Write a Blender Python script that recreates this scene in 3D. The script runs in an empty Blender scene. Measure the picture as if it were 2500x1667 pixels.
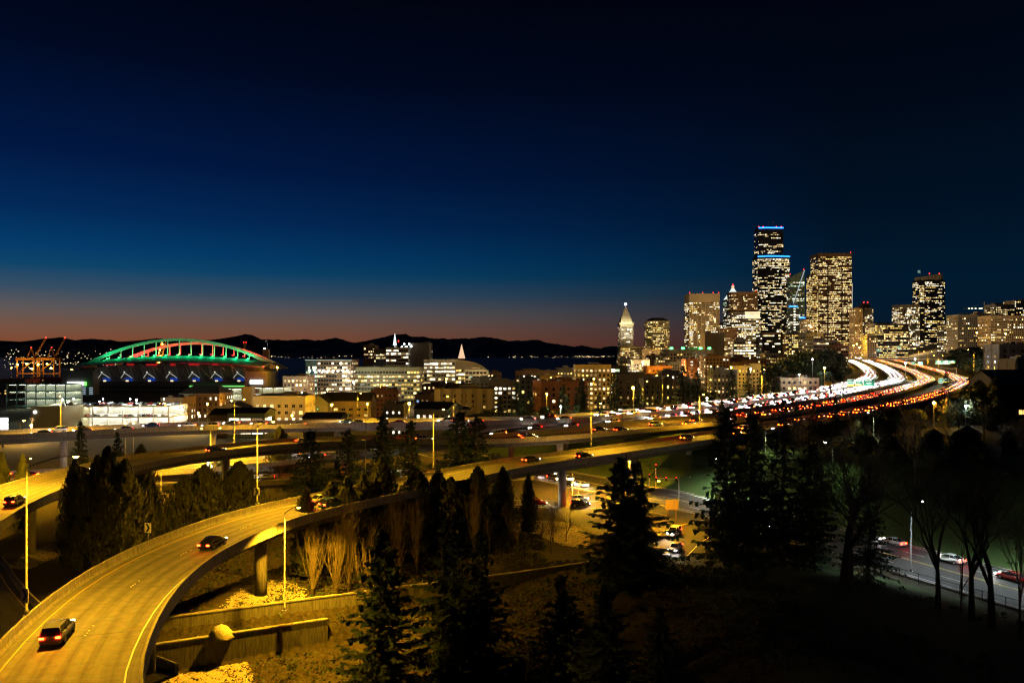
import bpy, math, random
import numpy as np
from mathutils import Vector, Matrix
random.seed(7)
S = bpy.context.scene
COL = S.collection
PI = math.pi
R = math.radians

# ------------------------------------------------------------------ camera
F, HOR, CH = 1800.0, 865.0, 36.0          # focal length in photo pixels, horizon row, camera height
cam = bpy.data.cameras.new('camera')
camo = bpy.data.objects.new('camera', cam)
COL.objects.link(camo)
camo.location = (0, 0, CH)
camo.rotation_euler = (PI / 2, 0, 0)
cam.sensor_width = 36
cam.lens = 36 * F / 2500
cam.shift_y = (HOR - 833.5) / 2500
cam.clip_start = 0.5
cam.clip_end = 120000
S.camera = camo

# ------------------------------------------------------------------ world: dusk sky, a little Nishita plus the twilight band
world = bpy.data.worlds.new('World')
S.world = world
world.use_nodes = True
nt = world.node_tree
N = nt.nodes
L = nt.links
bg = N['Background']


def srgb(*c):
    return tuple(((v / 255) / 12.92 if v / 255 <= .04045 else ((v / 255 + .055) / 1.055) ** 2.4) for v in c) + (1,)


def ramp(stops, src):
    r = N.new('ShaderNodeValToRGB')
    e = r.color_ramp.elements
    while len(e) > 1:
        e.remove(e[-1])
    for i, (p, c) in enumerate(stops):
        el = e[0] if i == 0 else e.new(p)
        el.position = p
        el.color = srgb(*c)
    L.new(src, r.inputs[0])
    return r.outputs[0]


def mnode(op, a=None, b=None, va=None, vb=None):
    m = N.new('ShaderNodeMath')
    m.operation = op
    if a is not None: L.new(a, m.inputs[0])
    if b is not None: L.new(b, m.inputs[1])
    if va is not None: m.inputs[0].default_value = va
    if vb is not None: m.inputs[1].default_value = vb
    return m.outputs[0]


SUN_AZ = -45.0                             # where the sun went down, degrees left of the view direction
SUN_EL = -7.0
tc = N.new('ShaderNodeTexCoord')
sep = N.new('ShaderNodeSeparateXYZ')
L.new(tc.outputs['Generated'], sep.inputs[0])
el = mnode('ARCSINE', sep.outputs[2])
el01 = mnode('DIVIDE', el, vb=R(40))       # 0..1 over 0..40 degrees


def pos(py):
    return math.degrees(math.atan((HOR - py) / F)) / 40


west = ramp([(0, (124, 66, 42)), (pos(835), (128, 76, 52)), (pos(805), (118, 84, 68)), (pos(770), (96, 88, 88)), (pos(725), (52, 78, 100)),
             (pos(680), (10, 68, 106)), (pos(640), (0, 59, 106)), (pos(560), (0, 40, 88)), (pos(440), (0, 23, 66)), (pos(220), (0, 9, 34)), (pos(0), (1, 4, 16)), (1, (1, 3, 11))], el01)
east = ramp([(0, (8, 20, 34)), (pos(800), (5, 25, 42)), (pos(700), (2, 26, 46)), (pos(560), (1, 18, 36)), (pos(300), (1, 8, 22)), (pos(0), (1, 3, 13)), (1, (1, 3, 10))], el01)
hl = mnode('SQRT', mnode('ADD', mnode('MULTIPLY', sep.outputs[0], sep.outputs[0]), mnode('MULTIPLY', sep.outputs[1], sep.outputs[1])))
dt = mnode('ADD', mnode('MULTIPLY', sep.outputs[0], vb=math.sin(R(SUN_AZ))), mnode('MULTIPLY', sep.outputs[1], vb=math.cos(R(SUN_AZ))))
dt = mnode('DIVIDE', dt, hl)
mr = N.new('ShaderNodeMapRange')
mr.interpolation_type = 'LINEAR'
L.new(dt, mr.inputs[0])
mr.inputs[1].default_value = .36
mr.inputs[2].default_value = 1.0
mx = N.new('ShaderNodeMixRGB')
L.new(mr.outputs[0], mx.inputs[0])
L.new(east, mx.inputs[1])
L.new(west, mx.inputs[2])
# a few faint stars
vor = N.new('ShaderNodeTexVoronoi')
vor.inputs['Scale'].default_value = 14
L.new(tc.outputs['Generated'], vor.inputs[0])
st = mnode('LESS_THAN', vor.outputs['Distance'], vb=.0085)
cs = N.new('ShaderNodeSeparateColor')
L.new(vor.outputs['Color'], cs.inputs[0])
st = mnode('MULTIPLY', st, mnode('POWER', cs.outputs[0], vb=5.0))
st = mnode('MULTIPLY', st, mnode('GREATER_THAN', el01, vb=.2))
st = mnode('MULTIPLY', st, vb=.55)
sky = N.new('ShaderNodeTexSky')
sky.sky_type = 'NISHITA'
sky.sun_disc = False
sky.sun_elevation = R(SUN_EL)
sky.sun_rotation = R(SUN_AZ)
sky.altitude = 60
vs = N.new('ShaderNodeVectorMath')
vs.operation = 'MULTIPLY'
L.new(sky.outputs[0], vs.inputs[0])
vs.inputs[1].default_value = (1, 1, 1)
vg = N.new('ShaderNodeVectorMath')         # the world strength below is 0.1, so the twilight band is scaled by 10
vg.operation = 'SCALE'
L.new(mx.outputs[0], vg.inputs[0])
vg.inputs['Scale'].default_value = 10
va = N.new('ShaderNodeVectorMath')
va.operation = 'ADD'
L.new(vs.outputs[0], va.inputs[0])
L.new(vg.outputs[0], va.inputs[1])
vb2 = N.new('ShaderNodeVectorMath')
vb2.operation = 'ADD'
L.new(va.outputs[0], vb2.inputs[0])
L.new(mnode('MULTIPLY', st, vb=10.0), vb2.inputs[1])
L.new(vb2.outputs[0], bg.inputs[0])
bg.inputs[1].default_value = 0.1

# the last afterglow as the one sun lamp: very weak and soft, from the western horizon
sun = bpy.data.lights.new('sun', 'SUN')
sun.energy = 0.045
sun.angle = R(20)
sun.color = (1, .72, .55)
suno = bpy.data.objects.new('sun', sun)
COL.objects.link(suno)
sd = Vector((math.sin(R(SUN_AZ)) * math.cos(R(4)), math.cos(R(SUN_AZ)) * math.cos(R(4)), math.sin(R(4))))
suno.rotation_euler = sd.to_track_quat('Z', 'Y').to_euler()

S.view_settings.view_transform = 'Standard'
S.view_settings.look = 'None'
S.view_settings.exposure = 0
S.view_settings.gamma = 1
S.view_settings.use_curve_mapping = False
S.render.engine = 'CYCLES'
cy = S.cycles
cy.use_denoising = True
try:
    cy.denoiser = 'OPENIMAGEDENOISE'
    cy.denoising_input_passes = 'RGB_ALBEDO_NORMAL'
except Exception:
    pass
cy.max_bounces = 4
cy.diffuse_bounces = 2
cy.glossy_bounces = 2
cy.transmission_bounces = 2
cy.transparent_max_bounces = 4
cy.sample_clamp_indirect = 3
cy.caustics_reflective = False
cy.caustics_refractive = False
cy.use_light_tree = True
cy.filter_width = 1.25


# ------------------------------------------------------------------ helpers
def W(px, py, z):
    """point on the level z seen at photo pixel (px, py)"""
    Y = (CH - z) * F / (py - HOR)
    return Vector(((px - 1250) / F * Y, Y, z))


def D(px, py, Y):
    """point at distance Y seen at photo pixel (px, py)"""
    return Vector(((px - 1250) / F * Y, Y, CH - (py - HOR) * Y / F))


class MB:
    def __init__(s):
        s.v = []; s.f = []; s.m = []

    def face(s, pts, m=0):
        n = len(s.v)
        s.v.extend([tuple(p) for p in pts])
        s.f.append(tuple(range(n, n + len(pts))))
        s.m.append(m)

    def grid(s, rings, m=0, close=False, caps=False):
        n0 = len(s.v)
        k = len(rings[0])
        for r in rings:
            s.v.extend([tuple(p) for p in r])
        kk = k if close else k - 1
        for i in range(len(rings) - 1):
            for j in range(kk):
                a = n0 + i * k + j; b = n0 + i * k + (j + 1) % k
                s.f.append((a, b, b + k, a + k)); s.m.append(m)
        if caps:
            s.f.append(tuple(n0 + j for j in range(k))[::-1]); s.m.append(m)
            s.f.append(tuple(n0 + (len(rings) - 1) * k + j for j in range(k))); s.m.append(m)

    def box(s, c, d, rz=0, m=0, taper=1.0):
        cx, cy_, cz = c
        a, b, h = d[0] / 2, d[1] / 2, d[2] / 2
        co, si = math.cos(rz), math.sin(rz)
        P = []
        for z, t in ((-h, 1), (h, taper)):
            for x, y in ((-a, -b), (a, -b), (a, b), (-a, b)):
                x *= t; y *= t
                P.append((cx + x * co - y * si, cy_ + x * si + y * co, cz + z))
        n = len(s.v)
        s.v.extend(P)
        for q in ((0, 3, 2, 1), (4, 5, 6, 7), (0, 1, 5, 4), (1, 2, 6, 5), (2, 3, 7, 6), (3, 0, 4, 7)):
            s.f.append(tuple(n + i for i in q)); s.m.append(m)

    def tube(s, pts, radii, n=6, m=0, caps=True):
        rings = []
        pts = [Vector(p) for p in pts]
        for i, p in enumerate(pts):
            t = (pts[min(i + 1, len(pts) - 1)] - pts[max(i - 1, 0)])
            if t.length < 1e-6: t = Vector((0, 0, 1))
            t.normalize()
            u = t.cross(Vector((0, 1, 0)) if abs(t.y) < .9 else Vector((1, 0, 0))).normalized()
            w = t.cross(u)
            r = radii[i] if isinstance(radii, (list, tuple)) else radii
            rings.append([p + (u * math.cos(2 * PI * k / n) + w * math.sin(2 * PI * k / n)) * r for k in range(n)])
        s.grid(rings, m, close=True, caps=caps)

    def prism(s, poly, z0, z1, m=0, mtop=None):
        k = len(poly)
        n = len(s.v)
        s.v.extend([(x, y, z0) for x, y in poly] + [(x, y, z1) for x, y in poly])
        for i in range(k):
            j = (i + 1) % k
            s.f.append((n + i, n + j, n + k + j, n + k + i)); s.m.append(m)
        s.f.append(tuple(n + k + i for i in range(k))); s.m.append(m if mtop is None else mtop)
        s.f.append(tuple(n + i for i in range(k))[::-1]); s.m.append(m)

    def mesh(s, name, mats, smooth=False):
        me = bpy.data.meshes.new(name)
        me.from_pydata(s.v, [], s.f)
        for m in (mats if isinstance(mats, (list, tuple)) else [mats]):
            me.materials.append(m)
        if any(s.m):
            me.polygons.foreach_set('material_index', s.m)
        if smooth:
            me.polygons.foreach_set('use_smooth', [True] * len(s.f))
        me.update()
        return me

    def build(s, name, mats, parent=None, smooth=False, loc=None, rz=0):
        return link(name, s.mesh(name, mats, smooth), parent, loc, rz)


def link(name, me, parent=None, loc=None, rz=0):
    o = bpy.data.objects.new(name, me)
    COL.objects.link(o)
    if parent is not None: o.parent = parent
    if loc is not None: o.location = loc
    if rz: o.rotation_euler = (0, 0, rz)
    return o


def tag(o, label=None, cat=None, group=None, kind=None):
    if label: o['label'] = label
    if cat: o['category'] = cat
    if group: o['group'] = group
    if kind: o['kind'] = kind
    return o


def empty(name, loc, label=None, cat=None, group=None, rz=0):
    o = link(name, None, None, loc, rz)
    o.empty_display_size = .5
    return tag(o, label, cat, group)


def copy_tree(o, parent=None):
    c = o.copy()
    COL.objects.link(c)
    c.parent = parent
    for ch in o.children:
        copy_tree(ch, c)
    return c


# ------------------------------------------------------------------ materials
def mat(name, col, rough=.8, var=.25, scale=1.0, bump=0.0, metal=0.0, streak=False, spec=.3, col2=None, detail=6):
    m = bpy.data.materials.new(name)
    m.use_nodes = True
    n = m.node_tree.nodes
    l = m.node_tree.links
    b = n['Principled BSDF']
    b.inputs['Roughness'].default_value = rough
    b.inputs['Metallic'].default_value = metal
    b.inputs['Specular IOR Level'].default_value = spec
    geo = n.new('ShaderNodeNewGeometry')
    mp = n.new('ShaderNodeMapping')
    l.new(geo.outputs['Position'], mp.inputs[0])
    mp.inputs['Scale'].default_value = (scale, scale, scale * (.12 if streak else 1))
    nz = n.new('ShaderNodeTexNoise')
    nz.inputs['Detail'].default_value = detail
    nz.inputs['Roughness'].default_value = .65
    l.new(mp.outputs[0], nz.inputs[0])
    r = n.new('ShaderNodeValToRGB')
    c2 = col2 or tuple(c * (1 + var) for c in col)
    r.color_ramp.elements[0].position = .3
    r.color_ramp.elements[1].position = .7
    r.color_ramp.elements[0].color = tuple(max(0, c * (1 - var)) for c in col) + (1,)
    r.color_ramp.elements[1].color = tuple(c2) + (1,)
    l.new(nz.outputs[0], r.inputs[0])
    l.new(r.outputs[0], b.inputs['Base Color'])
    if bump:
        bp = n.new('ShaderNodeBump')
        bp.inputs['Strength'].default_value = bump
        bp.inputs['Distance'].default_value = .1
        l.new(nz.outputs[0], bp.inputs['Height'])
        l.new(bp.outputs[0], b.inputs['Normal'])
    return m


def emat(name, col, strength, var=0.0, scale=.5):
    m = bpy.data.materials.new(name)
    m.use_nodes = True
    n = m.node_tree.nodes
    l = m.node_tree.links
    for x in list(n):
        if x.type == 'BSDF_PRINCIPLED': n.remove(x)
    e = n.new('ShaderNodeEmission')
    e.inputs[0].default_value = tuple(col) + (1,)
    e.inputs[1].default_value = strength
    if var:
        geo = n.new('ShaderNodeNewGeometry')
        mp = n.new('ShaderNodeMapping')
        l.new(geo.outputs['Position'], mp.inputs[0])
        mp.inputs['Scale'].default_value = (scale, scale, scale * 1.4)
        nz = n.new('ShaderNodeTexNoise')
        nz.inputs['Detail'].default_value = 3
        l.new(mp.outputs[0], nz.inputs[0])
        mr_ = n.new('ShaderNodeMapRange')
        l.new(nz.outputs[0], mr_.inputs[0])
        mr_.inputs[1].default_value = .32
        mr_.inputs[2].default_value = .68
        mr_.inputs[3].default_value = strength * (1 - var)
        mr_.inputs[4].default_value = strength * (1 + var)
        l.new(mr_.outputs[0], e.inputs[1])
    l.new(e.outputs[0], n['Material Output'].inputs[0])
    try:
        m.cycles.emission_sampling = 'AUTO'
    except Exception:
        pass
    return m


M = {}
M['ground'] = mat('ground', (.030, .026, .012), .95, .5, .35, .6, col2=(.075, .058, .024))
M['grass'] = mat('grass', (.050, .085, .020), .95, .4, .6, .5)
M['litter'] = mat('leaf_litter', (.10, .075, .03), .9, .5, 1.2, .3)
M['pale_ground'] = mat('pale_ground', (.55, .47, .30), .95, .45, 1.3, .9, col2=(.62, .55, .38))  # plain pale colour for the ground patches and the heap
M['deck'] = mat('road_concrete', (.19, .18, .16), .75, .22, .22, .05, spec=.35)
M['asphalt'] = mat('asphalt', (.055, .054, .052), .7, .25, .3, .05, spec=.4)
for key_ in ('deck', 'asphalt'):
    n_, l_ = M[key_].node_tree.nodes, M[key_].node_tree.links
    b_ = n_['Principled BSDF']
    src_ = b_.inputs['Base Color'].links[0].from_socket
    uvn = n_.new('ShaderNodeUVMap'); uvn.uv_map = 'lane'
    sx_ = n_.new('ShaderNodeSeparateXYZ'); l_.new(uvn.outputs[0], sx_.inputs[0])
    def mm_(op, a, bb):
        q = n_.new('ShaderNodeMath'); q.operation = op
        if isinstance(a, float): q.inputs[0].default_value = a
        else: l_.new(a, q.inputs[0])
        if isinstance(bb, float): q.inputs[1].default_value = bb
        else: l_.new(bb, q.inputs[1])
        return q.outputs[0]
    wv = mm_('MULTIPLY', mm_('ADD', mm_('COSINE', mm_('MULTIPLY', sx_.outputs[0], 3.6), 0.0), 1.0), .5)     # tyre tracks along the lanes
    cmb = n_.new('ShaderNodeCombineXYZ')
    l_.new(mm_('MULTIPLY', sx_.outputs[0], 2.2), cmb.inputs[0]); l_.new(mm_('MULTIPLY', sx_.outputs[1], .07), cmb.inputs[1])
    nz_ = n_.new('ShaderNodeTexNoise'); nz_.inputs['Scale'].default_value = 1.0; nz_.inputs['Detail'].default_value = 5; l_.new(cmb.outputs[0], nz_.inputs[0])
    dk = mm_('SUBTRACT', 1.15, mm_('MULTIPLY', mm_('ADD', mm_('MULTIPLY', wv, .45), .35), mm_('MULTIPLY', nz_.outputs[0], 1.3)))
    mul = n_.new('ShaderNodeVectorMath'); mul.operation = 'SCALE'; l_.new(src_, mul.inputs[0]); l_.new(dk, mul.inputs['Scale'])
    l_.new(mul.outputs[0], b_.inputs['Base Color'])
M['concrete'] = mat('concrete', (.28, .26, .22), .85, .42, 1.1, .2, streak=True)
M['concrete_dark'] = mat('weathered_shaded_concrete', (.15, .14, .11), .88, .5, .9, .2, streak=True)  # weathered grey; also carries the shade of the retaining wall faces
M['paint_w'] = mat('road_paint_white', (.70, .70, .66), .6, .2, 1.5)
M['paint_y'] = mat('road_paint_yellow', (.62, .42, .08), .6, .2, 1.5)
M['steel'] = mat('galvanised_steel', (.38, .38, .38), .5, .15, 2, metal=.5)
M['pole'] = mat('weathered_pole_steel', (.15, .15, .145), .6, .25, 3, metal=.2)
M['dsteel'] = mat('dark_steel', (.07, .07, .07), .55, .2, 2, metal=.4)
M['bark'] = mat('bark', (.06, .047, .033), .95, .4, 4, .5, streak=True)
M['twig'] = mat('pale_twigs', (.20, .155, .095), .9, .3, 3)
M['ivy'] = mat('ivy', (.03, .05, .018), .8, .5, 3)
M['needle'] = mat('needles', (.040, .068, .032), .75, .5, 1.2)
M['needle2'] = mat('blue_green_needles', (.050, .085, .052), .75, .5, 1.0)
M['cedar'] = mat('arborvitae_foliage', (.072, .078, .028), .8, .5, 1.0)
M['leaf'] = mat('dark_evergreen_leaves', (.045, .058, .024), .8, .5, .8)
M['water'] = mat('water', (.004, .008, .014), .45, .1, .02, .15, spec=.12)
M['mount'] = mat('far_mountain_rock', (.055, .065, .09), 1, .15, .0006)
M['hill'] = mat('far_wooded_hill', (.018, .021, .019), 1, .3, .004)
M['glass_d'] = mat('dark_window_glass', (.018, .020, .022), .12, .3, .6, spec=.6)
M['roof_d'] = mat('dark_roof', (.035, .032, .03), .9, .35, .6)
M['roof_m'] = mat('roof_membrane', (.16, .15, .14), .9, .3, .4)
for nm, c in dict(beige=(.42, .35, .24), cream=(.55, .47, .33), grey=(.26, .26, .25), dgrey=(.10, .10, .105), brown=(.19, .12, .07), brick=(.24, .11, .06), white=(.62, .60, .54),
                  olive=(.28, .26, .16), black=(.022, .024, .028), green=(.26, .34, .29), tan=(.36, .28, .17), rust=(.30, .13, .06), teal=(.10, .17, .16)).items():
    M['w_' + nm] = mat('wall_' + nm, c, .85, .14, .25, .05, streak=True)
T = dict(warm=emat('lit_window_warm', (1, .72, .32), 2.1, .85, .55), yel=emat('lit_window_yellow', (1, .64, .16), 1.7, .85, .5), wht=emat('lit_window_white', (1, .88, .64), 3.0, .8, .6),
         grn=emat('lit_window_greenish', (.78, 1, .66), .9, .85, .5), dim=emat('lit_window_dim', (1, .66, .28), .28, .9, .4), blu=emat('lit_window_blue', (.35, .6, 1), 1.0, .8, .5),
         off=M['glass_d'])
for k_, (c_, lv_) in dict(warm=((1, .72, .32), (.8, 1.5, 4.2)), yel=((1, .64, .16), (.65, 1.2, 3.4)), wht=((1, .88, .64), (1.2, 2.2, 6.5)), grn=((.78, 1, .66), (.5, .9, 2.6))).items():
    for j_, v_ in enumerate(lv_):
        T[k_ + str(j_)] = emat('lit_window_%s_%s' % (k_, ('low', 'medium', 'bright')[j_]), c_, v_, .85, .6)
TK = list(T.keys())
TM = [T[k] for k in TK]
E_sod = emat('sodium_lamp', (1, .50, .06), 90)
E_wht = emat('white_lamp', (.92, 1, .94), 70)
E_red = emat('red_beacon', (1, .03, .015), 6)
E_blue = emat('blue_led_strip', (.015, .17, 1), 6.0)
E_cyan = emat('cyan_lamp', (.05, .95, .75), 18)
E_green = emat('green_lamp', (.08, 1, .2), 9)
E_sign = emat('lit_sign_face', (.95, 1, .96), 3.0, .3, .3)
E_signg = emat('lit_sign_green', (.15, 1, .1), 3.0)
E_head = emat('headlight_glow', (1, .93, .86), 520)
E_head2 = emat('departing_headlight_glow', (1, .80, .5), 22)
E_tail = emat('taillight_glow', (1, .012, .002), 110)
E_tailo = emat('taillight_amber_glow', (1, .035, .002), 170)
E_dot = emat("distant_house_light", (1, .80, .45), 2.2)
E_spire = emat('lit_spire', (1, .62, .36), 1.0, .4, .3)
M['green_sign'] = mat('green_sign_sheeting', (.01, .22, .13), .5, .1, 1)
M['yellow_sign'] = mat('yellow_sign_sheeting', (.75, .52, .04), .5, .1, 1)
M['white_sheet'] = mat('white_sign_sheeting', (.75, .74, .70), .5, .05, 1)
M['black_sheet'] = mat('black_sign_sheeting', (.012, .012, .012), .5, .05, 1)
M['arch'] = mat('arch_white_steel', (.75, .75, .75), .6, .05, .3)
M['roof_st'] = mat('stadium_roof_panels', (.32, .34, .33), .7, .12, .08)
M['crane'] = mat('crane_orange_paint', (.40, .20, .07), .6, .2, .3)
M['tyre'] = mat('tyre_rubber', (.02, .02, .02), .8, .1, 5)
M['rim'] = mat('alloy_rim', (.5, .5, .5), .3, .1, 3, metal=.9)
M['cglass'] = mat('car_glass', (.012, .014, .016), .05, .1, 3, spec=.7)
PAINT = [mat('car_paint_' + n_, c, .25, .03, 3, spec=.6) for n_, c in (('black', (.015, .015, .017)), ('silver', (.42, .42, .43)), ('white', (.70, .70, .69)), ('red', (.30, .02, .015)), ('blue', (.03, .06, .18)), ('grey', (.12, .12, .125)))]

# ------------------------------------------------------------------ road centre lines (metres)
CC = [(-6, 215, 12), (23.7, 237, 12), (67, 269, 12.5), (110, 316, 12.6), (172, 388, 12.8), (270, 520, 13.8), (359, 663, 15), (511, 1000, 20.4), (712, 1500, 30), (900, 2000, 38)]


def cat_rom(pts, step=4.0):
    P = [Vector(p) for p in pts]
    P = [2 * P[0] - P[1]] + P + [2 * P[-1] - P[-2]]
    out = []
    for i in range(1, len(P) - 2):
        p0, p1, p2, p3 = P[i - 1:i + 3]
        n = max(2, int((p2 - p1).length / step))
        for k in range(n):
            t = k / n
            out.append(.5 * ((2 * p1) + (p2 - p0) * t + (2 * p0 - 5 * p1 + 4 * p2 - p3) * t * t + (3 * p1 - p0 - 3 * p2 + p3) * t ** 3))
    out.append(P[-2])
    return out


def frames(pts):
    """(point, left normal, tangent) per sample"""
    fr = []
    for i, p in enumerate(pts):
        t = pts[min(i + 1, len(pts) - 1)] - pts[max(i - 1, 0)]
        t = Vector((t.x, t.y, t.z)).normalized()
        n = Vector((-t.y, t.x, 0)).normalized()
        fr.append((p, n, t))
    return fr


CCs = cat_rom(CC, 12)
CCf = frames(CCs)


def off_from_C(i0, off, dz=0):
    """a point of the mainline by index in CC, shifted right by off"""
    P = [Vector(p) for p in CC]
    t = P[min(i0 + 1, len(P) - 1)] - P[max(i0 - 1, 0)]
    t.z = 0
    t.normalize()
    return tuple(P[i0] + Vector((t.y, -t.x, 0)) * off + Vector((0, 0, dz)))


ROAD_PTS = {}
ROAD_PTS['F1'] = [(-175, 170, 14), (-137, 198, 14), (-102, 221, 14), (-55, 232, 14), (-7, 241, 14), (25.7, 256, 14), (76, 304, 14.3), (132, 368, 15), (207, 467, 15.5), (330, 680, 16), (480, 1013, 20.5), (678, 1515, 30)]
ROAD_PTS['F2'] = [(-150, 190, 3), (-91, 207, 4), (-64, 219, 5), (-34, 223, 8), (-6, 228, 11.3)] + [off_from_C(i, -11) for i in range(1, 9)]
ROAD_PTS['R2'] = [(-58, 58, 11), (-71, 82, 11), (-80, 105, 11), (-86, 126, 11), (-88.5, 150, 11), (-84, 177, 11), (-69, 198, 11), (-52, 209, 11), (-30, 213, 11.2), (-3, 213, 11.4)] + [off_from_C(i, 10.5) for i in range(1, 9)]
ROAD_PTS['R1'] = [(-27, 42, 11), (-34.8, 56.5, 11), (-40.3, 75, 11), (-41.3, 92, 11), (-37.5, 110, 11), (-29, 125, 11), (-14.5, 144, 11), (0, 163.5, 11), (25.5, 187, 11), (54, 213, 11.3), (92, 250, 12), (137, 296, 12.3), (201, 368, 12.6), (300, 500, 13.5), (391, 645, 15), (545, 985, 20.5), (747, 1487, 30)]
ROAD_W = dict(F1=14, F2=14.5, R2=12.5, R1=11.5)
RS = {k: frames(cat_rom(v, 4 if k in ('R1', 'R2') else 6)) for k, v in ROAD_PTS.items()}


# ------------------------------------------------------------------ terrain height
def sst(a, b, x):
    t = np.clip((x - a) / (b - a), 0, 1)
    return t * t * (3 - 2 * t)


BASE = ([0, 250, 420, 600, 900, 1500, 1900, 2600, 70000], [0, 0, -6, -9, -12, -22, -31, -45, -60])
_cp = np.array([(p.x, p.y, p.z) for p in CCs])
_cn = np.array([(f[1].x, f[1].y) for f in CCf])
rngn = np.random.default_rng(3)
_ph = rngn.uniform(0, 6.28, (10, 2))


def wob(x, y):
    r = 0
    for i, (a, b) in enumerate(((.05, .031), (-.037, .06), (.11, .09), (-.13, .17), (.31, -.22), (.27, .39))):
        r = r + np.sin(a * x + b * y + _ph[i, 0]) * (1.0 / (1 + i))
    return r


def height(x, y):
    x = np.asarray(x, float)
    y = np.asarray(y, float)
    b = np.interp(y, *BASE)
    # signed offset from the freeway mainline (right positive) and its level
    sh = x.shape
    xf, yf = x.ravel(), y.ravel()
    off = np.empty_like(xf)
    zc = np.empty_like(xf)
    for i in range(0, len(xf), 20000):
        d2 = (xf[i:i + 20000, None] - _cp[None, :, 0]) ** 2 + (yf[i:i + 20000, None] - _cp[None, :, 1]) ** 2
        k = d2.argmin(1)
        dx = xf[i:i + 20000] - _cp[k, 0]
        dy = yf[i:i + 20000] - _cp[k, 1]
        off[i:i + 20000] = -(dx * _cn[k, 0] + dy * _cn[k, 1])
        zc[i:i + 20000] = _cp[k, 2]
    off = off.reshape(sh)
    zc = zc.reshape(sh)
    # east bank of the street below: everything right of it is up on the embankment
    d = (x - 85) * .852 + (y - 95) * .524
    bank = sst(15, 38, d) * sst(-400, -250, -y + 0 * x) if False else sst(15, 38, d)
    cap = zc - 1.6
    # fade the fill away north-west of the freeway
    fill = bank * (1 - sst(40, 170, -off) * sst(300, 420, y))
    h = b * (1 - fill) + np.maximum(cap, b) * fill
    # the hill to the east
    h = h + sst(0, 1, fill) * np.clip(off - 62, 0, 400) * .24 * sst(150, 320, y)
    h = h + sst(0, 1, fill) * np.clip(off - 62, 0, 400) * .06 * (1 - sst(150, 320, y))
    # downtown ground keeps above the bay
    az = x / np.maximum(y, 1)
    h = np.where(y > 600, np.maximum(h, -60 + 66 * sst(.06, .17, az) - 0), h)
    # foreground hill right of the wall
    dh = np.minimum(-8 - d, (x - 55) * -.348 + (y - 122) * -.937)
    hill = np.clip(dh, 0, 80) * .17 * sst(-6, 26, x) * (1 - sst(118, 150, y) * (1 - sst(10, 40, x)))
    h = h + np.where(y < 150, hill, 0)
    # terraces falling towards the camera on the left
    wl = 98 + (x + 47) * .475                  # line of the upper wall
    drop = sst(0, .8, wl - y) * (2.2 - 1.5 * sst(-20, 14, x)) + sst(3.4, 4.6, wl - y) * (3.0 * (1 - sst(-26, -12, x)))
    drop = drop + np.clip(wl - y - 4, 0, 40) * .05
    h = h - drop * (1 - sst(6, 26, x)) * sst(-70, -52, x)
    rough = wob(x, y) * .12 * sst(12, 30, np.abs(d)) * (1 - sst(200, 260, y) * .0)
    junction = sst(2, 12, x) * (1 - sst(60, 70, x)) * sst(118, 130, y) * (1 - sst(205, 215, y))
    return h + rough * np.where(y < 260, 1, 1.5) * (1 - junction)


def hz(x, y):
    return float(height(np.array([x]), np.array([y]))[0])


# ------------------------------------------------------------------ ground sheet
def axis(vals):
    out = []
    for a, b, s_ in vals:
        out += list(np.arange(a, b, s_))
    return np.array(out + [vals[-1][1]])


gx = axis([(-60000, -8000, 8000), (-8000, -1500, 700), (-1500, -200, 50), (-200, -80, 8), (-80, -60, 1.6), (-60, 24, .7), (24, 110, 1.6), (110, 300, 6), (300, 1500, 40), (1500, 8000, 650), (8000, 60000, 8000)])
gy = axis([(-300, 20, 20), (20, 60, 4), (60, 84, 1.6), (84, 130, .7), (130, 170, 1.6), (170, 330, 4), (330, 1000, 18), (1000, 2500, 60), (2500, 10000, 700), (10000, 66000, 8000)])
GX, GY = np.meshgrid(gx, gy)
GZ = height(GX, GY)
nx, ny = len(gx), len(gy)
verts = np.stack([GX.ravel(), GY.ravel(), GZ.ravel()], 1)
idx = np.arange(nx * ny).reshape(ny, nx)
faces = np.stack([idx[:-1, :-1].ravel(), idx[:-1, 1:].ravel(), idx[1:, 1:].ravel(), idx[1:, :-1].ravel()], 1)
me = bpy.data.meshes.new('ground')
me.from_pydata(verts.tolist(), [], faces.tolist())
me.materials.append(M['ground'])
me.materials.append(M['grass'])
cx_ = verts[faces].mean(1)
dd = (cx_[:, 0] - 85) * .852 + (cx_[:, 1] - 95) * .524
gmask = ((dd > 13) & (dd < 60) & (cx_[:, 1] < 330)) | ((dd < -10) & (cx_[:, 0] > 22) & (cx_[:, 1] < 140))
me.polygons.foreach_set('material_index', gmask.astype(int).tolist())
me.polygons.foreach_set('use_smooth', [True] * len(faces))
ground = tag(link('ground', me), kind='structure')

mb = MB()
SEA = -29.0
mb.face([(-60000, 1500, SEA), (60000, 1500, SEA), (60000, 66000, SEA), (-60000, 66000, SEA)])
tag(mb.build('bay_water', M['water']), kind='structure')

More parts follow.
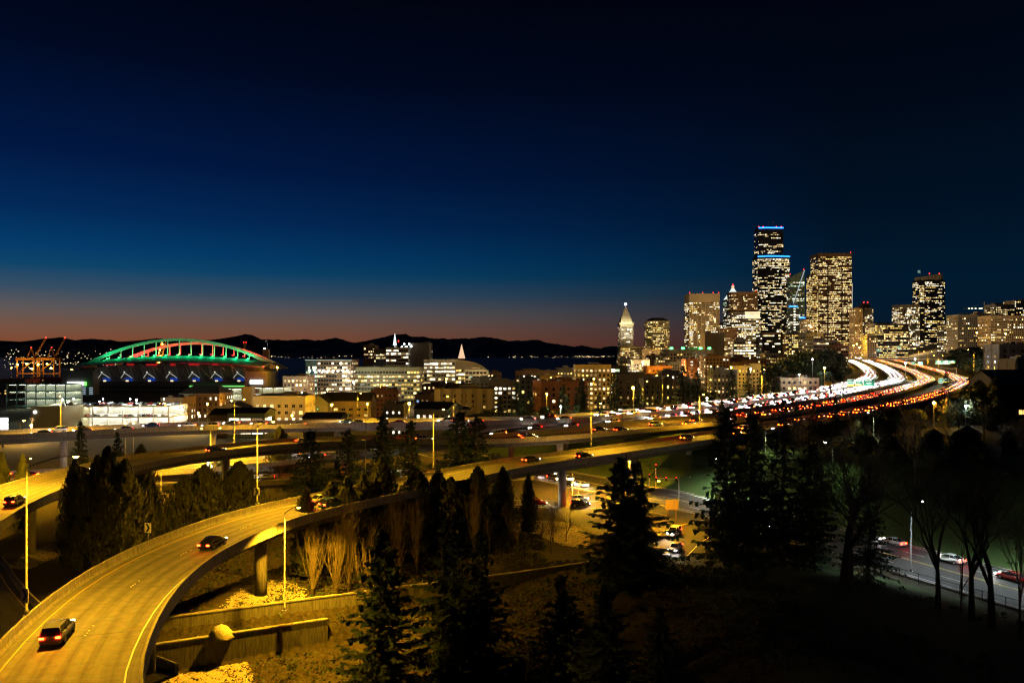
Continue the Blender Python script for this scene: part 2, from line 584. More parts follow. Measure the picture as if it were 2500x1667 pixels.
# mountains and far shore
RIDGE = [(-700, 848), (-300, 842), (0, 845), (35, 840), (55, 845), (75, 832), (115, 826), (150, 823), (175, 833), (230, 826), (290, 833), (340, 838), (370, 827), (400, 825), (470, 830), (520, 831), (540, 828), (570, 826), (600, 816), (615, 817), (630, 827), (665, 827), (700, 832), (740, 828), (790, 830), (815, 825), (850, 833), (880, 837), (900, 832), (930, 822), (960, 816), (990, 815), (1005, 823), (1030, 822), (1060, 826), (1090, 825), (1150, 826), (1200, 823), (1240, 831), (1280, 830), (1310, 829), (1350, 839), (1400, 845), (1420, 842), (1450, 852), (1490, 846), (1520, 846), (1600, 853), (1750, 857), (2100, 860), (3200, 860)]
mb = MB()
pxs = np.arange(-700, 3200, 4.0)
ry = np.interp(pxs, [p[0] for p in RIDGE], [p[1] for p in RIDGE])
jit = np.cumsum(rngn.normal(0, .5, len(pxs)))
jit = jit - np.convolve(jit, np.ones(25) / 25, 'same')
ry = ry + np.clip(jit * 1.5, -2.4, 2.4)
rings = []
YM = 30000
for f_, yy in ((0.0, 13500), (.28, 17500), (.35, 20000), (.62, 24500), (.7, 27000), (1, YM), (.6, 34000), (0, 40000)):
    w_ = np.convolve(rngn.normal(0, 1, len(pxs)), np.ones(9) / 9, 'same') * (120 if 0 < f_ < 1 else 0)
    rings.append([(((p - 1250) / F) * YM * (.72 + .28 * yy / YM), yy, SEA - 6 + max(0, (CH - (r_ - HOR) * YM / F - SEA) * f_ + w__)) for p, r_, w__ in zip(pxs, ry, w_)])
mb.grid(rings)
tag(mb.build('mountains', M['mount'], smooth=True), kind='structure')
# wooded shore on the left with house lights
mb = MB()
rings = []
hx = np.arange(-2600, -1500, 40.0)
for f_, yy in ((0, 3500), (.35, 3650), (.7, 3900), (1, 4300), (.9, 4800), (0, 5600)):
    rings.append([(x * yy / 3900, yy, SEA - 3 + f_ * (95 * (1 - sst(-2300, -1650, np.array(x))) + 14 * math.sin(x * .02 + yy) + 8 * math.sin(x * .051)) * 1.0) for x in hx])
mb.grid(rings)
tag(mb.build('wooded_shore', M['hill'], smooth=True), kind='structure')
mb = MB()
for k in range(170):
    px = random.uniform(0, 300)
    if random.random() < .5:
        py = random.gauss(870, 6) if random.random() < .55 else random.uniform(852, 898)
    else:
        py = random.gauss(888, 3)
    yy = random.uniform(3480, 3560)
    p = D(px, py, yy)
    if p.z < SEA + 2: p.z = SEA + random.uniform(2, 8)
    s_ = random.choice((1.0, 1.3, 1.8, 2.6))
    mb.box(p, (s_ * random.uniform(.8, 2.2), 2, s_))
tag(mb.build('shore_house_lights', E_dot), 'warm house lights scattered over the wooded shore beyond the cranes', 'house lights', kind='stuff')
mb = MB()
for k in range(90):
    px = random.choice((random.uniform(640, 860), random.uniform(1190, 1330), random.uniform(1400, 1520), random.uniform(1330, 1500)))
    p = D(px, 0, 13400)
    p.z = SEA + random.uniform(2, 40)
    s_ = random.choice((4, 5, 7))
    mb.box(p, (s_ * random.uniform(1, 3), 4, s_))
tag(mb.build('far_shore_lights', E_dot), 'tiny lights along the far shore under the mountains', 'shore lights', kind='stuff')


# ------------------------------------------------------------------ roads
def strip(mb, fr, o0, o1, dz, i0=0, i1=None, m=0):
    i1 = len(fr) - 1 if i1 is None else i1
    mb.grid([[f[0] - f[1] * o0 + Vector((0, 0, dz)), f[0] - f[1] * o1 + Vector((0, 0, dz))] for f in fr[i0:i1 + 1]], m)


def sweep(mb, fr, prof, i0, i1, m=0, e0=0.0, e1=0.0):
    """prof: [(offset to the right, dz)] closed"""
    rings = []
    for k in range(i0, i1 + 1):
        p, n, t = fr[k]
        p = p + t * (e0 if k == i0 else (-e1 if k == i1 else 0))
        rings.append([p - n * o + Vector((0, 0, z)) for o, z in prof])
    mb.grid(rings, m, close=True, caps=True)


def barrier_prof(o, side):
    return [(o - .3 * side, 0), (o - .17 * side, .32), (o - .11 * side, 1.02), (o + .11 * side, 1.02), (o + .2 * side, -.35), (o - .3 * side, -.35)][::side]


def road(name, fr, w, panel=4, thick=.45, girder=True, col_gap=0, col_r=.95, i_el=None, lanes=2, dash=3, deck='deck', yellow=-1):
    """deck, edge lines, dashes, barrier panels, girder, columns; fr: frames; elevated up to index i_el"""
    root = empty(name, tuple(fr[0][0]))
    root['kind'] = 'structure'
    inv = -Vector(fr[0][0])
    n = len(fr) - 1
    i_el = n if i_el is None else i_el
    h = w / 2

    def put(mb, nm, m, smooth=False, kind=None):
        o = mb.build(nm, m, root, smooth)
        o.location = inv
        if kind: o['kind'] = kind
        return o
    mb = MB()
    sweep(mb, fr, [(-h, 0), (h, 0), (h, -thick), (-h, -thick)][::-1], 0, n)
    od = put(mb, 'deck', M[deck])
    uvl = od.data.uv_layers.new(name='lane')
    lat = [h, h, -h, -h] if False else [q_[0] for q_ in [(-h, 0), (h, 0), (h, -thick), (-h, -thick)][::-1]]
    acc_ = [0.0]
    for i_ in range(n): acc_.append(acc_[-1] + (fr[i_ + 1][0] - fr[i_][0]).length)
    vi = np.empty(len(od.data.loops), int)
    od.data.loops.foreach_get('vertex_index', vi)
    uv_ = np.stack([np.array(lat)[vi % 4], np.array(acc_)[vi // 4]], 1)
    uvl.data.foreach_set('uv', uv_.astype(np.float32).ravel())
    if col_gap:
        for i in range(panel, n, panel):
            if fr[i][0].y > 300: break
            p_, n_, t_ = fr[i]
            mb = MB(); mb.box(p_ + Vector((0, 0, .003)), (.09, w - .5, .006), math.atan2(t_.y, t_.x)); put(mb, 'expansion_joint', M['dsteel'])
    for s_ in (-1, 1):
        mb = MB()
        strip(mb, fr, s_ * (h - 1.15), s_ * (h - 1.02), .006) if s_ > 0 else strip(mb, fr, -(h - 1.02), -(h - 1.15), .006)
        put(mb, 'edge_line', M['paint_y'] if s_ == yellow else M['paint_w'])
    mb = MB()
    lw = (w - 2.6) / lanes
    for k in range(1, lanes):
        o = -h + 1.3 + k * lw
        for i in range(0, n - 1, dash):
            if lanes == 2:
                for q_ in (0, .12, .24, .5):
                    p_ = fr[i][0].lerp(fr[i + 1][0], q_) - fr[i][1] * o
                    mb.box(p_ + Vector((0, 0, .02)), (.16, .16, .03), math.atan2(fr[i][2].y, fr[i][2].x))
            else:
                strip(mb, fr, o - .07, o + .07, .006, i, i + 1)
    if lanes > 1: put(mb, 'lane_dashes', M['paint_w'], kind='stuff')
    for s_ in (-1, 1):
        for i in range(0, n, panel):
            mb = MB()
            sweep(mb, fr, barrier_prof(s_ * (h + .12), s_), i, min(i + panel, n), 0, .035, .035)
            put(mb, 'barrier_panel', M['concrete'])
    if girder:
        mb = MB()
        g = h * .68
        sweep(mb, fr, [(-g, -thick - .003), (g, -thick - .003), (g * .94, -thick - 1.35), (-g * .94, -thick - 1.35)][::-1], 0, i_el)
        put(mb, 'girder', M['concrete_dark'])
    if col_gap:
        acc = col_gap * .35
        for i in range(1, i_el + 1):
            acc += (fr[i][0] - fr[i - 1][0]).length
            if acc >= col_gap:
                acc = 0
                p = fr[i][0]
                zt = p.z - thick - 1.35
                zb = hz(p.x, p.y) - .5
                if zt - zb > 2:
                    mb = MB()
                    mb.tube([(p.x, p.y, zb), (p.x, p.y, zt - 1.6), (p.x, p.y, zt + .02)], [col_r, col_r, col_r * 1.18], 16)
                    put(mb, 'column', M['concrete'], True)
    return root


def idx_near(fr, x, y):
    return min(range(len(fr)), key=lambda i: (fr[i][0].x - x) ** 2 + (fr[i][0].y - y) ** 2)


road('elevated_ramp', RS['R1'], ROAD_W['R1'], 3, i_el=idx_near(RS['R1'], 62, 220), col_gap=25, lanes=2)
road('elevated_ramp', RS['R2'], ROAD_W['R2'], 6, i_el=idx_near(RS['R2'], 60, 252), col_gap=29, lanes=2)
road('freeway_viaduct', RS['F1'], ROAD_W['F1'], 8, i_el=idx_near(RS['F1'], 60, 288), col_gap=34, lanes=3)
road('freeway_carriageway', RS['F2'], ROAD_W['F2'], 8, i_el=idx_near(RS['F2'], 50, 268), col_gap=40, lanes=3)

LOW = frames(cat_rom([(-150, 172, 1.0), (-120, 184, 1.0), (-94, 195, 1.0), (-65, 206, .9), (-34, 213, .8), (-6, 216, .5), (6, 217, .3)], 6))
road('lower_road', LOW, 11, 6, .4, girder=False, lanes=2, deck='asphalt')
LOOP = frames(cat_rom([(-110, 134, 1.0), (-92, 124, 1.0), (-78, 109, 1.0), (-66, 97, .8), (-52, 87, .5), (-40, 80, 0)], 4))
road('loop_road', LOOP, 8, 3, .4, girder=False, lanes=1, deck='asphalt')


# street below: surface following its own line
def ribbon(name, ctr, w, z, m, kind='structure', parent=None):
    fr = frames(cat_rom(ctr, 4))
    mb = MB()
    strip(mb, fr, -w / 2, w / 2, z)
    o = mb.build(name, m, parent)
    if kind: o['kind'] = kind
    return o, fr


ST = [(112, 52, .12), (85, 97, .12), (64, 140, .12), (45, 176, .12), (24, 203, .12), (2, 232, .1), (-30, 280, -.8)]
street, STf = ribbon('street', ST, 18, .03, M['asphalt'])
side, SIDf = ribbon('side_street', [(-42, 178, .1), (-20, 178, .1), (5, 177, .12), (22, 176, .12), (33, 172, .12), (38, 166, .12)], 9.5, .022, M['asphalt'])
slip, SLf = ribbon('slip_ramp', [(20, 122, .12), (26, 131, .12), (31, 141, .12), (38, 151, .12), (48, 158, .12), (60, 160, .12)], 10, .012, M['asphalt'])
mb = MB()
mb.face([(8, 170, .11), (14, 152, .11), (20, 134, .11), (34, 127, .11), (50, 128, .11), (58, 142, .11), (60, 160, .11), (46, 192, .11), (30, 200, .11), (14, 186, .11)])
tag(mb.build('street_apron', M['asphalt']), kind='structure')


def line(name, fr, o0, o1, m, i0=0, i1=None, dz=.05, parent=None):
    mb = MB()
    strip(mb, fr, o0, o1, dz, i0, i1)
    o = mb.build(name, m, parent)
    return o


for o in (-8.2, 8.05):
    line('edge_line', STf, o, o + .15, M['paint_w'], parent=street)
line('centre_line', STf, -.25, -.12, M['paint_y'], parent=street)
line('centre_line', STf, .12, .25, M['paint_y'], parent=street)
for o in (-4.1, 4.0):
    for i in range(0, len(STf) - 2, 3):
        line('lane_dash', STf, o, o + .12, M['paint_w'], i, i + 1, parent=street)
for o in (-4.2, 4.05):
    line('edge_line', SIDf, o, o + .15, M['paint_w'], parent=side)
line('edge_line', SLf, -4.6, -4.45, M['paint_y'], parent=slip)
line('edge_line', SLf, 4.45, 4.6, M['paint_w'], parent=slip)
# zebra crossing on the far side of the junction
for k in range(8):
    p = W(1668 + k * 9.5, 1197 + k * 3.2, .12)
    mb = MB()
    mb.box((p.x, p.y, .18), (3.2, .5, .01), .52)
    mb.build('crossing_bar', M['paint_w'], street)
# kerbs along the street
for o0 in (-9.35, 9.0):
    for i in range(0, len(STf) - 3, 3):
        mb = MB()
        sweep(mb, STf, [(o0, .16), (o0 + .35, .16), (o0 + .35, -.2), (o0, -.2)][::-1], i, i + 3, 0, .01, .01)
        mb.build('kerb_stone', M['concrete'], street)

# ------------------------------------------------------------------ retaining walls in the foreground
def wall_run(name, label, pts, hgt, thick, seg, m):
    fr = frames(cat_rom(pts, 1.5))
    root = empty(name, tuple(fr[0][0]), label, 'wall')
    for i in range(0, len(fr) - 1, seg):
        mb = MB()
        j = min(i + seg, len(fr) - 1)
        sweep(mb, fr, [(-thick / 2, 0), (thick / 2, 0), (thick / 2, -hgt), (-thick / 2, -hgt)][::-1], i, j, 0, .012, .012)
        o = mb.build('wall_panel', m, root)
        o.location = -Vector(fr[0][0])
        mb = MB()
        sweep(mb, fr, [(-thick / 2 - .08, .16), (thick / 2 + .08, .16), (thick / 2 + .08, .003), (-thick / 2 - .08, .003)][::-1], i, j, 0, .01, .01)
        o = mb.build('coping', M['concrete'], root)
        o.location = -Vector(fr[0][0])
    return root, fr


w1, W1f = wall_run('retaining_wall', 'long low concrete wall running from the near ramp to the big spruce', [(-49, 97.3, .9), (-47, 98, .9), (-22, 109.7, .7), (-4, 117.5, .6), (14, 126, .6), (17, 127.5, .6)], 3.4, .45, 5, M['concrete_dark'])  # panels darker than the coping: the face's shade is put into the colour
w2, W2f = wall_run('retaining_wall', 'short lower concrete wall below the pale heap beside the near ramp', [(-53, 91.0, -1.15), (-40, 97.2, -1.2), (-26, 104, -1.3)], 4.2, .45, 3, M['concrete_dark'])  # same dark panels, shade put into their colour
# graffiti letters scrawled on the long wall
txt = bpy.data.curves.new('graffiti', 'FONT')
txt.body = 'FOHBI'
txt.size = 1.05
txt.extrude = .004
dg = bpy.data.objects.new('graffiti_text', txt)
COL.objects.link(dg)
bpy.context.view_layer.update()
gme = bpy.data.meshes.new_from_object(dg.evaluated_get(bpy.context.evaluated_depsgraph_get()))
bpy.data.objects.remove(dg)
gme.materials.clear()
gme.materials.append(M['white_sheet'])
i = idx_near(W1f, *W(1372, 1372, .3)[:2])
gt = link('graffiti', gme, w1)
tt = W1f[i][2]
gt.matrix_local = Matrix.Translation(W1f[i][0] - Vector(W1f[0][0]) + W1f[i][1] * -.245 + Vector((0, 0, -.8))) @ Matrix.Rotation(math.atan2(tt.y, tt.x), 4, 'Z') @ Matrix.Rotation(PI / 2, 4, 'X')


# irregular patches coloured paler than the ground, lying on the slope
def patch(name, label, poly_px, n=500):
    P = [W(px, py, z) for px, py, z in poly_px]
    poly = [(p.x, p.y) for p in P]

    def inside(x, y):
        c = False
        for i in range(len(poly)):
            (x1, y1), (x2, y2) = poly[i], poly[i - 1]
            if (y1 > y) != (y2 > y) and x < (x2 - x1) * (y - y1) / (y2 - y1) + x1: c = not c
        return c
    x0, x1 = min(p[0] for p in poly), max(p[0] for p in poly)
    y0, y1 = min(p[1] for p in poly), max(p[1] for p in poly)
    mb = MB()
    k = 0
    xs, ys = np.arange(x0 - .6, x1 + .6, .2), np.arange(y0 - .6, y1 + .6, .2)
    A, B = np.meshgrid(xs, ys)
    Z = height(A, B)
    edge = np.sin(A * 2.1 + B * 3.3) + np.sin(A * 5.2 - B * 4.1) * .8 + rngn.normal(0, 1.2, A.shape)
    for r in range(len(ys) - 1):
        for c in range(len(xs) - 1):
            x, y = xs[c] + .1 + edge[r, c] * .22, ys[r] + .1 + edge[c % A.shape[0], r % A.shape[1]] * .22
            if inside(x, y) and abs(Z[r, c] - Z[r + 1, c + 1]) < .1 and abs(Z[r, c + 1] - Z[r + 1, c]) < .1 and edge[r, c] + 1.3 * math.sin(x * 1.3 + 2 * math.sin(y * .9)) * math.sin(y * 1.7) > -2.0:
                j = lambda: random.uniform(-.05, .05)
                q = [(xs[a] + j(), ys[b] + j(), Z[b, a] + .07 + .05 * math.sin(xs[a] * 4.1 + ys[b] * 3.7) * math.sin(xs[a] * 2.3 - ys[b] * 5.1) + random.uniform(-.015, .015)) for a, b in ((c, r), (c + 1, r), (c + 1, r + 1), (c, r + 1))]
                mb.face(q)
    o = mb.build(name, M['pale_ground'])
    return tag(o, label, 'pale_ground', kind='stuff')


patch('pale_patch', 'large pale ground patch beneath the leaning lamp post above the wall', [(545, 1486, .4), (560, 1462, .2), (600, 1432, .1), (650, 1418, .1), (715, 1420, .1), (750, 1445, .2), (758, 1474, .4), (700, 1484, .4)])
patch('pale_patch', 'pale ground strip on the ledge between the two walls', [(350, 1560, -1.4), (375, 1545, -1.4), (480, 1540, -1.4), (560, 1528, -1.4), (556, 1552, -1.4), (480, 1557, -1.4)])
patch('pale_patch', 'bright pale ground patch at the bottom edge below the lower wall', [(370, 1667, -5), (420, 1648, -5), (500, 1625, -4.8), (600, 1601, -4.6), (612, 1640, -4.8), (628, 1690, -5), (380, 1690, -5)])
patch('pale_patch', 'pale ground strip behind the dark column trees on the left', [(20, 1385, .2), (60, 1350, .2), (150, 1318, .2), (185, 1330, .2), (150, 1352, .2), (70, 1388, .2)])
patch('pale_patch', 'pale ground patch among the thin trunks beside the side street', [(1130, 1270, .2), (1230, 1262, .2), (1420, 1275, .2), (1450, 1300, .2), (1430, 1335, .2), (1380, 1330, .2), (1300, 1300, .2), (1180, 1290, .2)])
# a rounded pale heap on the ledge
mb = MB()
hp = W(540, 1552, -1.3)
rings = []
for k in range(9):
    a = k / 8
    rr = (1.5 * math.cos(a * PI / 2) ** .5 + .05)
    rings.append([(hp.x + math.cos(t * PI / 8) * rr * (1 + .16 * math.sin(t * 2.3 + k * 1.7)), hp.y + math.sin(t * PI / 8) * rr * .8, hp.z - .3 + 1.8 * a * (1 + .06 * math.sin(t * 3 + k))) for t in range(16)])
mb.grid(rings, close=True, caps=True)
tag(mb.build('pale_heap', M['pale_ground'], smooth=True), 'tall rounded pale heap on the ledge between the walls', 'heap')

# leaf litter and tufts over the lit slopes
mb = MB()
nl = 70000
lx = rngn.uniform(-62, 34, nl)
ly = rngn.uniform(60, 172, nl)
lz = height(lx, ly)
for x, y, z in zip(lx, ly, lz):
    d_ = (x - 85) * .852 + (y - 95) * .524
    if d_ > -14 or (x > 6 and y > 126): continue
    if math.sin(x * .35) + math.sin(y * .4 + x * .2) + random.gauss(0, .8) < -.6: continue
    s_ = random.uniform(.10, .3)
    a = random.uniform(0, 6.28)
    ca, sa = math.cos(a) * s_, math.sin(a) * s_
    t_ = random.uniform(.02, .3)
    mb.face([(x - ca, y - sa, z + .02), (x + ca, y + sa, z + .03), (x + sa * .6, y - ca * .6, z + .03 + t_)], 0 if random.random() < .62 else 1)
tag(mb.build('leaf_litter', [M['litter'], M['grass']]), 'fallen leaves and grass tufts covering the slopes below the ramp', 'leaf litter', kind='stuff')


mb = MB()
rb = random.Random(5)
for k in range(3200):
    x, y = rb.uniform(-60, 100), rb.uniform(58, 216)
    if y > 172 and x < 34: continue
    d_ = (x - 85) * .852 + (y - 95) * .524
    if -16 < d_ < 16 or (x > 6 and 125 < y < 205 and d_ < 16): continue
    if min(abs(x - f_[0].x) + abs(y - f_[0].y) for f_ in SIDf) < 8 or min(abs(x - f_[0].x) + abs(y - f_[0].y) for f_ in SLf) < 9 or min(abs(x - f_[0].x) + abs(y - f_[0].y) for f_ in LOOP) < 8: continue
    if math.sin(x * .21 + 1) + math.sin(y * .23 + x * .1) + rb.gauss(0, .7) < .1: continue
    z = hz(x, y)
    s_ = rb.uniform(.4, 1.3)
    for q in range(22):
        a = rb.uniform(0, 6.28)
        r_ = s_ * rb.random() ** .6
        p = Vector((x + math.cos(a) * r_, y + math.sin(a) * r_, z + rb.uniform(.02, .75) * s_ * (1 - .5 * r_ / s_)))
        u = Vector((rb.gauss(0, 1), rb.gauss(0, 1), rb.gauss(0, .4))).normalized() * rb.uniform(.08, .2)
        v = Vector((rb.gauss(0, .6), rb.gauss(0, .6), 1)).normalized() * rb.uniform(.15, .45)
        mb.face([p - u, p + u, p + v], 0 if rb.random() < .7 else 1)
tag(mb.build('brush', [M['grass'], M['litter']]), 'low weeds and brush clumps over the dark slopes', 'brush', kind='stuff')


# ------------------------------------------------------------------ trees
def leafquad(mb, c, u, v, m=0):
    mb.face([c - u * .5 - v * .15, c + u * .5 - v * .1, c + u * .32 + v, c - u * .3 + v * .9], m)


def conifer_mesh(seed, H=20.0, Rr=4.2, gap=.62, nb=7, droop=.35, bare=.06, m='needle', ragged=.25, dens=1.0):
    rd = random.Random(seed)
    tr = MB()
    bend = [Vector((rd.uniform(-.12, .12) * k, rd.uniform(-.12, .12) * k, H * k / 6)) for k in range(7)]
    tr.tube(bend, [.36 * H / 20 * (1 - k / 6.3) + .02 for k in range(7)], 7)
    cr = MB()
    z = H * bare
    while z < H * .985:
        f = z / H
        rad = Rr * ((1 - f) ** .82) * (1 - .35 * max(0, .16 - f) / .16) + .12
        n = max(4, int(nb * (1 - f * .4) + rd.random()))
        a0 = rd.uniform(0, 6.28)
        for k in range(n):
            a = a0 + 6.283 * k / n + rd.uniform(-.3, .3)
            ln = rad * rd.uniform(1 - ragged * 1.6, 1 + ragged * .7)
            dirh = Vector((math.cos(a), math.sin(a), 0))
            base = Vector((0, 0, z + rd.uniform(-.2, .2)))
            up = .12 - droop * (1 - f)
            seg = max(3, int(ln / .42 * dens))
            tr.tube([base, base + dirh * ln * .55 + Vector((0, 0, ln * .55 * up)), base + dirh * ln * .9 + Vector((0, 0, ln * (.9 * up + .05)))], [.05, .03, .01], 3, caps=False)
            side_ = dirh.cross(Vector((0, 0, 1)))
            for s_ in range(1, seg + 1):
                t = s_ / seg
                p = base + dirh * ln * t + Vector((0, 0, ln * t * up + ln * .12 * t * t))
                wd = .75 * (1 - t * .62) * min(1.2, .35 + ln * .25)
                for q in (-1, 1):
                    u = dirh * rd.uniform(.3, .5) + side_ * q * .15
                    v = side_ * q * wd * rd.uniform(.7, 1.2) + dirh * wd * .5 + Vector((0, 0, -rd.uniform(.05, .45) * wd))
                    leafquad(cr, p + Vector((0, 0, rd.uniform(-.08, .08))), u, v)
                if rd.random() < .6:
                    leafquad(cr, p, dirh * .4, Vector((rd.uniform(-.2, .2), rd.uniform(-.2, .2), -.55 * rd.uniform(.5, 1.2))))
        z += gap * rd.uniform(.7, 1.3) * (1 - .45 * f)
    leafquad(cr, Vector((0, 0, H * .97)), Vector((.15, 0, 0)), Vector((0, 0, H * .05)))
    return tr.mesh('trunk', M['bark']), cr.mesh('crown', M[m])


def cedar_mesh(seed, H=16.0, Rr=1.7, n=5200, m='cedar', bulge=.35):
    rd = random.Random(seed)
    tr = MB()
    tr.tube([(0, 0, 0), (.05, 0, H * .5), (0, .05, H * .93)], [.2, .13, .03], 6)
    cr = MB()
    ph = [rd.uniform(0, 6.28) for _ in range(6)]
    for k in range(n):
        f = rd.random() ** 1.15
        prof = .62 + .38 * (f / .2) ** .7 if f < .2 else (1 - ((f - .2) / .8) ** 1.9) ** .8
        a = rd.uniform(0, 6.28)
        lob = 1 + .24 * math.sin(3 * a + f * 9 + ph[0]) + .2 * math.sin(5 * a - f * 21 + ph[1]) + .16 * math.sin(9 * a + f * 47 + ph[2])
        r = Rr * prof * lob * (rd.uniform(.70, 1.16) if rd.random() < .75 else rd.uniform(.2, .8))
        z = H * (.06 + .94 * f)
        d_ = Vector((math.cos(a), math.sin(a), 0))
        p = d_ * r + Vector((0, 0, z))
        sd_ = Vector((-d_.y, d_.x, 0))
        u = (sd_ * rd.uniform(.6, 1) + d_ * rd.uniform(-.5, .5)) * rd.uniform(.16, .34)
        v = Vector((0, 0, rd.uniform(.35, .75))) + d_ * rd.uniform(-.05, .28)
        leafquad(cr, p, u, v)
    return tr.mesh('trunk', M['bark']), cr.mesh('crown', M[m])


def bare_mesh(seed, H, spread, levels, m='twig', trunk=.3, up=.5, split=3, first=.22, fast=False):
    rd = random.Random(seed)
    tr, cr = MB(), MB()

    def grow(p, d_, ln, r, lv):
        pts = [p]
        q = Vector(p)
        dv = Vector(d_)
        ns = 3 if lv > 1 else 2
        for i in range(ns):
            dv = (dv + Vector((rd.gauss(0, .06 if lv < levels else .02), rd.gauss(0, .06 if lv < levels else .02), rd.gauss(0, .05) + (.1 * up)))).normalized()
            q = q + dv * ln / ns
            pts.append(Vector(q))
        tgt = tr if lv >= levels - 1 else cr
        tgt.tube(pts, [r * (1 - .55 * i / ns) for i in range(ns + 1)], 5 if lv >= levels - 1 else 3, caps=False)
        if lv <= 0: return
        nchild = split + (1 if rd.random() < .5 else 0)
        for i in range(nchild):
            t = rd.uniform(.35, 1.0) if i else 1.0
            k = min(ns - 1, int(t * ns))
            b = pts[k].lerp(pts[k + 1], t * ns - k) if k < ns else pts[-1]
            ang = rd.uniform(0, 6.28)
            perp = dv.cross(Vector((math.cos(ang), math.sin(ang), .3)))
            if perp.length < .01: perp = Vector((1, 0, 0))
            perp.normalize()
            nd = (dv + perp * spread * rd.uniform(.5, 1.3) + Vector((0, 0, up * .35))).normalized()
            grow(b, nd, ln * rd.uniform(.58, .82), max(.008, r * .5), lv - 1)
    if fast:                                     # many upright stems from a short trunk
        tr.tube([(0, 0, -.3), (0, 0, H * .09)], [trunk, trunk * .8], 6)
        for k in range(34):
            a = rd.uniform(0, 6.28)
            lean = rd.uniform(.02, spread * 2.1)
            z0 = H * rd.uniform(.05, .42) if k > 12 else H * .06
            b = Vector((0, 0, z0))
            dirv = Vector((math.cos(a) * lean, math.sin(a) * lean, 1)).normalized()
            ln = (H - z0) * rd.uniform(.62, 1.0) * (1 - lean * .5)
            pts = [b]
            for i in range(5):
                dirv = (dirv + Vector((rd.gauss(0, .04) - math.cos(a) * lean * .13, rd.gauss(0, .04) - math.sin(a) * lean * .13, .02))).normalized()
                pts.append(pts[-1] + dirv * ln / 5)
            cr.tube(pts, [trunk * .13 * (1 - i / 5.8) for i in range(6)], 4, caps=False)
            for j in range(9):
                i = rd.randrange(1, 5)
                q = pts[i]
                d2 = (dirv + Vector((rd.gauss(0, .30), rd.gauss(0, .30), .25))).normalized()
                l2 = ln * rd.uniform(.12, .3)
                cr.tube([q, q + d2 * l2 * .5, q + (d2 + Vector((0, 0, .25))).normalized() * l2], [.014, .011, .007], 3, caps=False)
    else:
        grow(Vector((0, 0, -.3)), Vector((0, 0, 1)), H * first, trunk, levels)
        # scale the result to the height asked for
        zs = max(v[2] for v in cr.v)
        k = H / zs
        tr.v = [(x * k, y * k, z * k) for x, y, z in tr.v]
        cr.v = [(x * k, y * k, z * k) for x, y, z in cr.v]
    return tr.mesh('trunk', M['bark']), cr.mesh('crown', M[m])


def round_mesh(seed, H=12.0, Rr=5.0, n=5200, m='leaf'):
    rd = random.Random(seed)
    tr = MB()
    tr.tube([(0, 0, -.4), (.1, .1, H * .35), (.2, 0, H * .7)], [.35, .25, .08], 6)
    blobs = []
    for k in range(16):
        a = rd.uniform(0, 6.28)
        r = Rr * rd.uniform(.1, .72)
        blobs.append((Vector((math.cos(a) * r, math.sin(a) * r, H * rd.uniform(.16, .84) - r * .18)), Rr * rd.uniform(.26, .5)))
        tr.tube([(.1, .1, H * .3), blobs[-1][0]], [.12, .03], 4, caps=False)
    cr = MB()
    for k in range(n):
        c, r = rd.choice(blobs)
        d_ = Vector((rd.gauss(0, 1), rd.gauss(0, 1), rd.gauss(0, 1))).normalized()
        p = c + d_ * r * (rd.uniform(.6, 1.08))
        u = Vector((rd.gauss(0, 1), rd.gauss(0, 1), rd.gauss(0, 1))).normalized()
        v = d_.cross(u) + d_ * .4
        leafquad(cr, p, u * rd.uniform(.3, .6), v * rd.uniform(.3, .6))
    return tr.mesh('trunk', M['bark']), cr.mesh('crown', M[m])


TR = dict(
    fir=[conifer_mesh(11, 20, 4.6, droop=.42, ragged=.3), conifer_mesh(12, 20, 4.2, droop=.30, ragged=.34), conifer_mesh(13, 20, 5.2, gap=.8, droop=.5, ragged=.4)],
    spruce=[conifer_mesh(21, 20, 3.6, gap=.66, droop=.22, m='needle2', ragged=.42, bare=.02, dens=1.3), conifer_mesh(22, 20, 4.4, gap=.7, nb=7, droop=.3, m='needle2', ragged=.5, bare=.03, dens=1.3)],
    cedar=[cedar_mesh(31), cedar_mesh(32, Rr=1.5), cedar_mesh(33, Rr=2.0)],
    bushy=[cedar_mesh(35, 12, 2.7, 5200), cedar_mesh(36, 12, 3.0, 5200)],
    poplar=[bare_mesh(41, 14, .22, 3, fast=True, trunk=.26), bare_mesh(42, 14, .17, 3, fast=True, trunk=.22), bare_mesh(43, 14, .28, 3, fast=True, trunk=.24)],
    maple=[bare_mesh(51, 18, .62, 6, trunk=.36, up=.42, split=3, first=.24, m='twig'), bare_mesh(52, 18, .5, 5, trunk=.24, up=.6, split=3, first=.3, m='twig')],
    round=[round_mesh(61), round_mesh(62, 12, 6), round_mesh(63, 11, 4.5)],
    twiggy=[bare_mesh(54, 9, .5, 4, trunk=.1, up=.5, split=3, first=.3), bare_mesh(55, 9, .4, 4, trunk=.09, up=.6, split=3, first=.34)],
)
TH = dict(fir=20, spruce=20, cedar=16, bushy=12, poplar=14, maple=18, round=12, twiggy=9)
TN = dict(fir='fir_tree', spruce='spruce_tree', cedar='arborvitae_tree', bushy='bushy_conifer', poplar='bare_upright_tree', maple='bare_spreading_tree', round='evergreen_tree', twiggy='bare_sapling')


def tree(kind, x, y, H, label, group=None, var=None, wide=1.0, zb=None):
    v = random.randrange(len(TR[kind])) if var is None else var
    tm, cm = TR[kind][v]
    z = hz(x, y) if zb is None else zb
    o = empty(TN[kind], (x, y, z - .15), label, 'tree', group, random.uniform(0, 6.28))
    s_ = H / TH[kind]
    if kind in ('fir', 'spruce'): wide *= 1.32
    o.scale = (s_ * wide, s_ * wide, s_)
    link('trunk', tm, o)
    link('crown', cm, o)
    return o


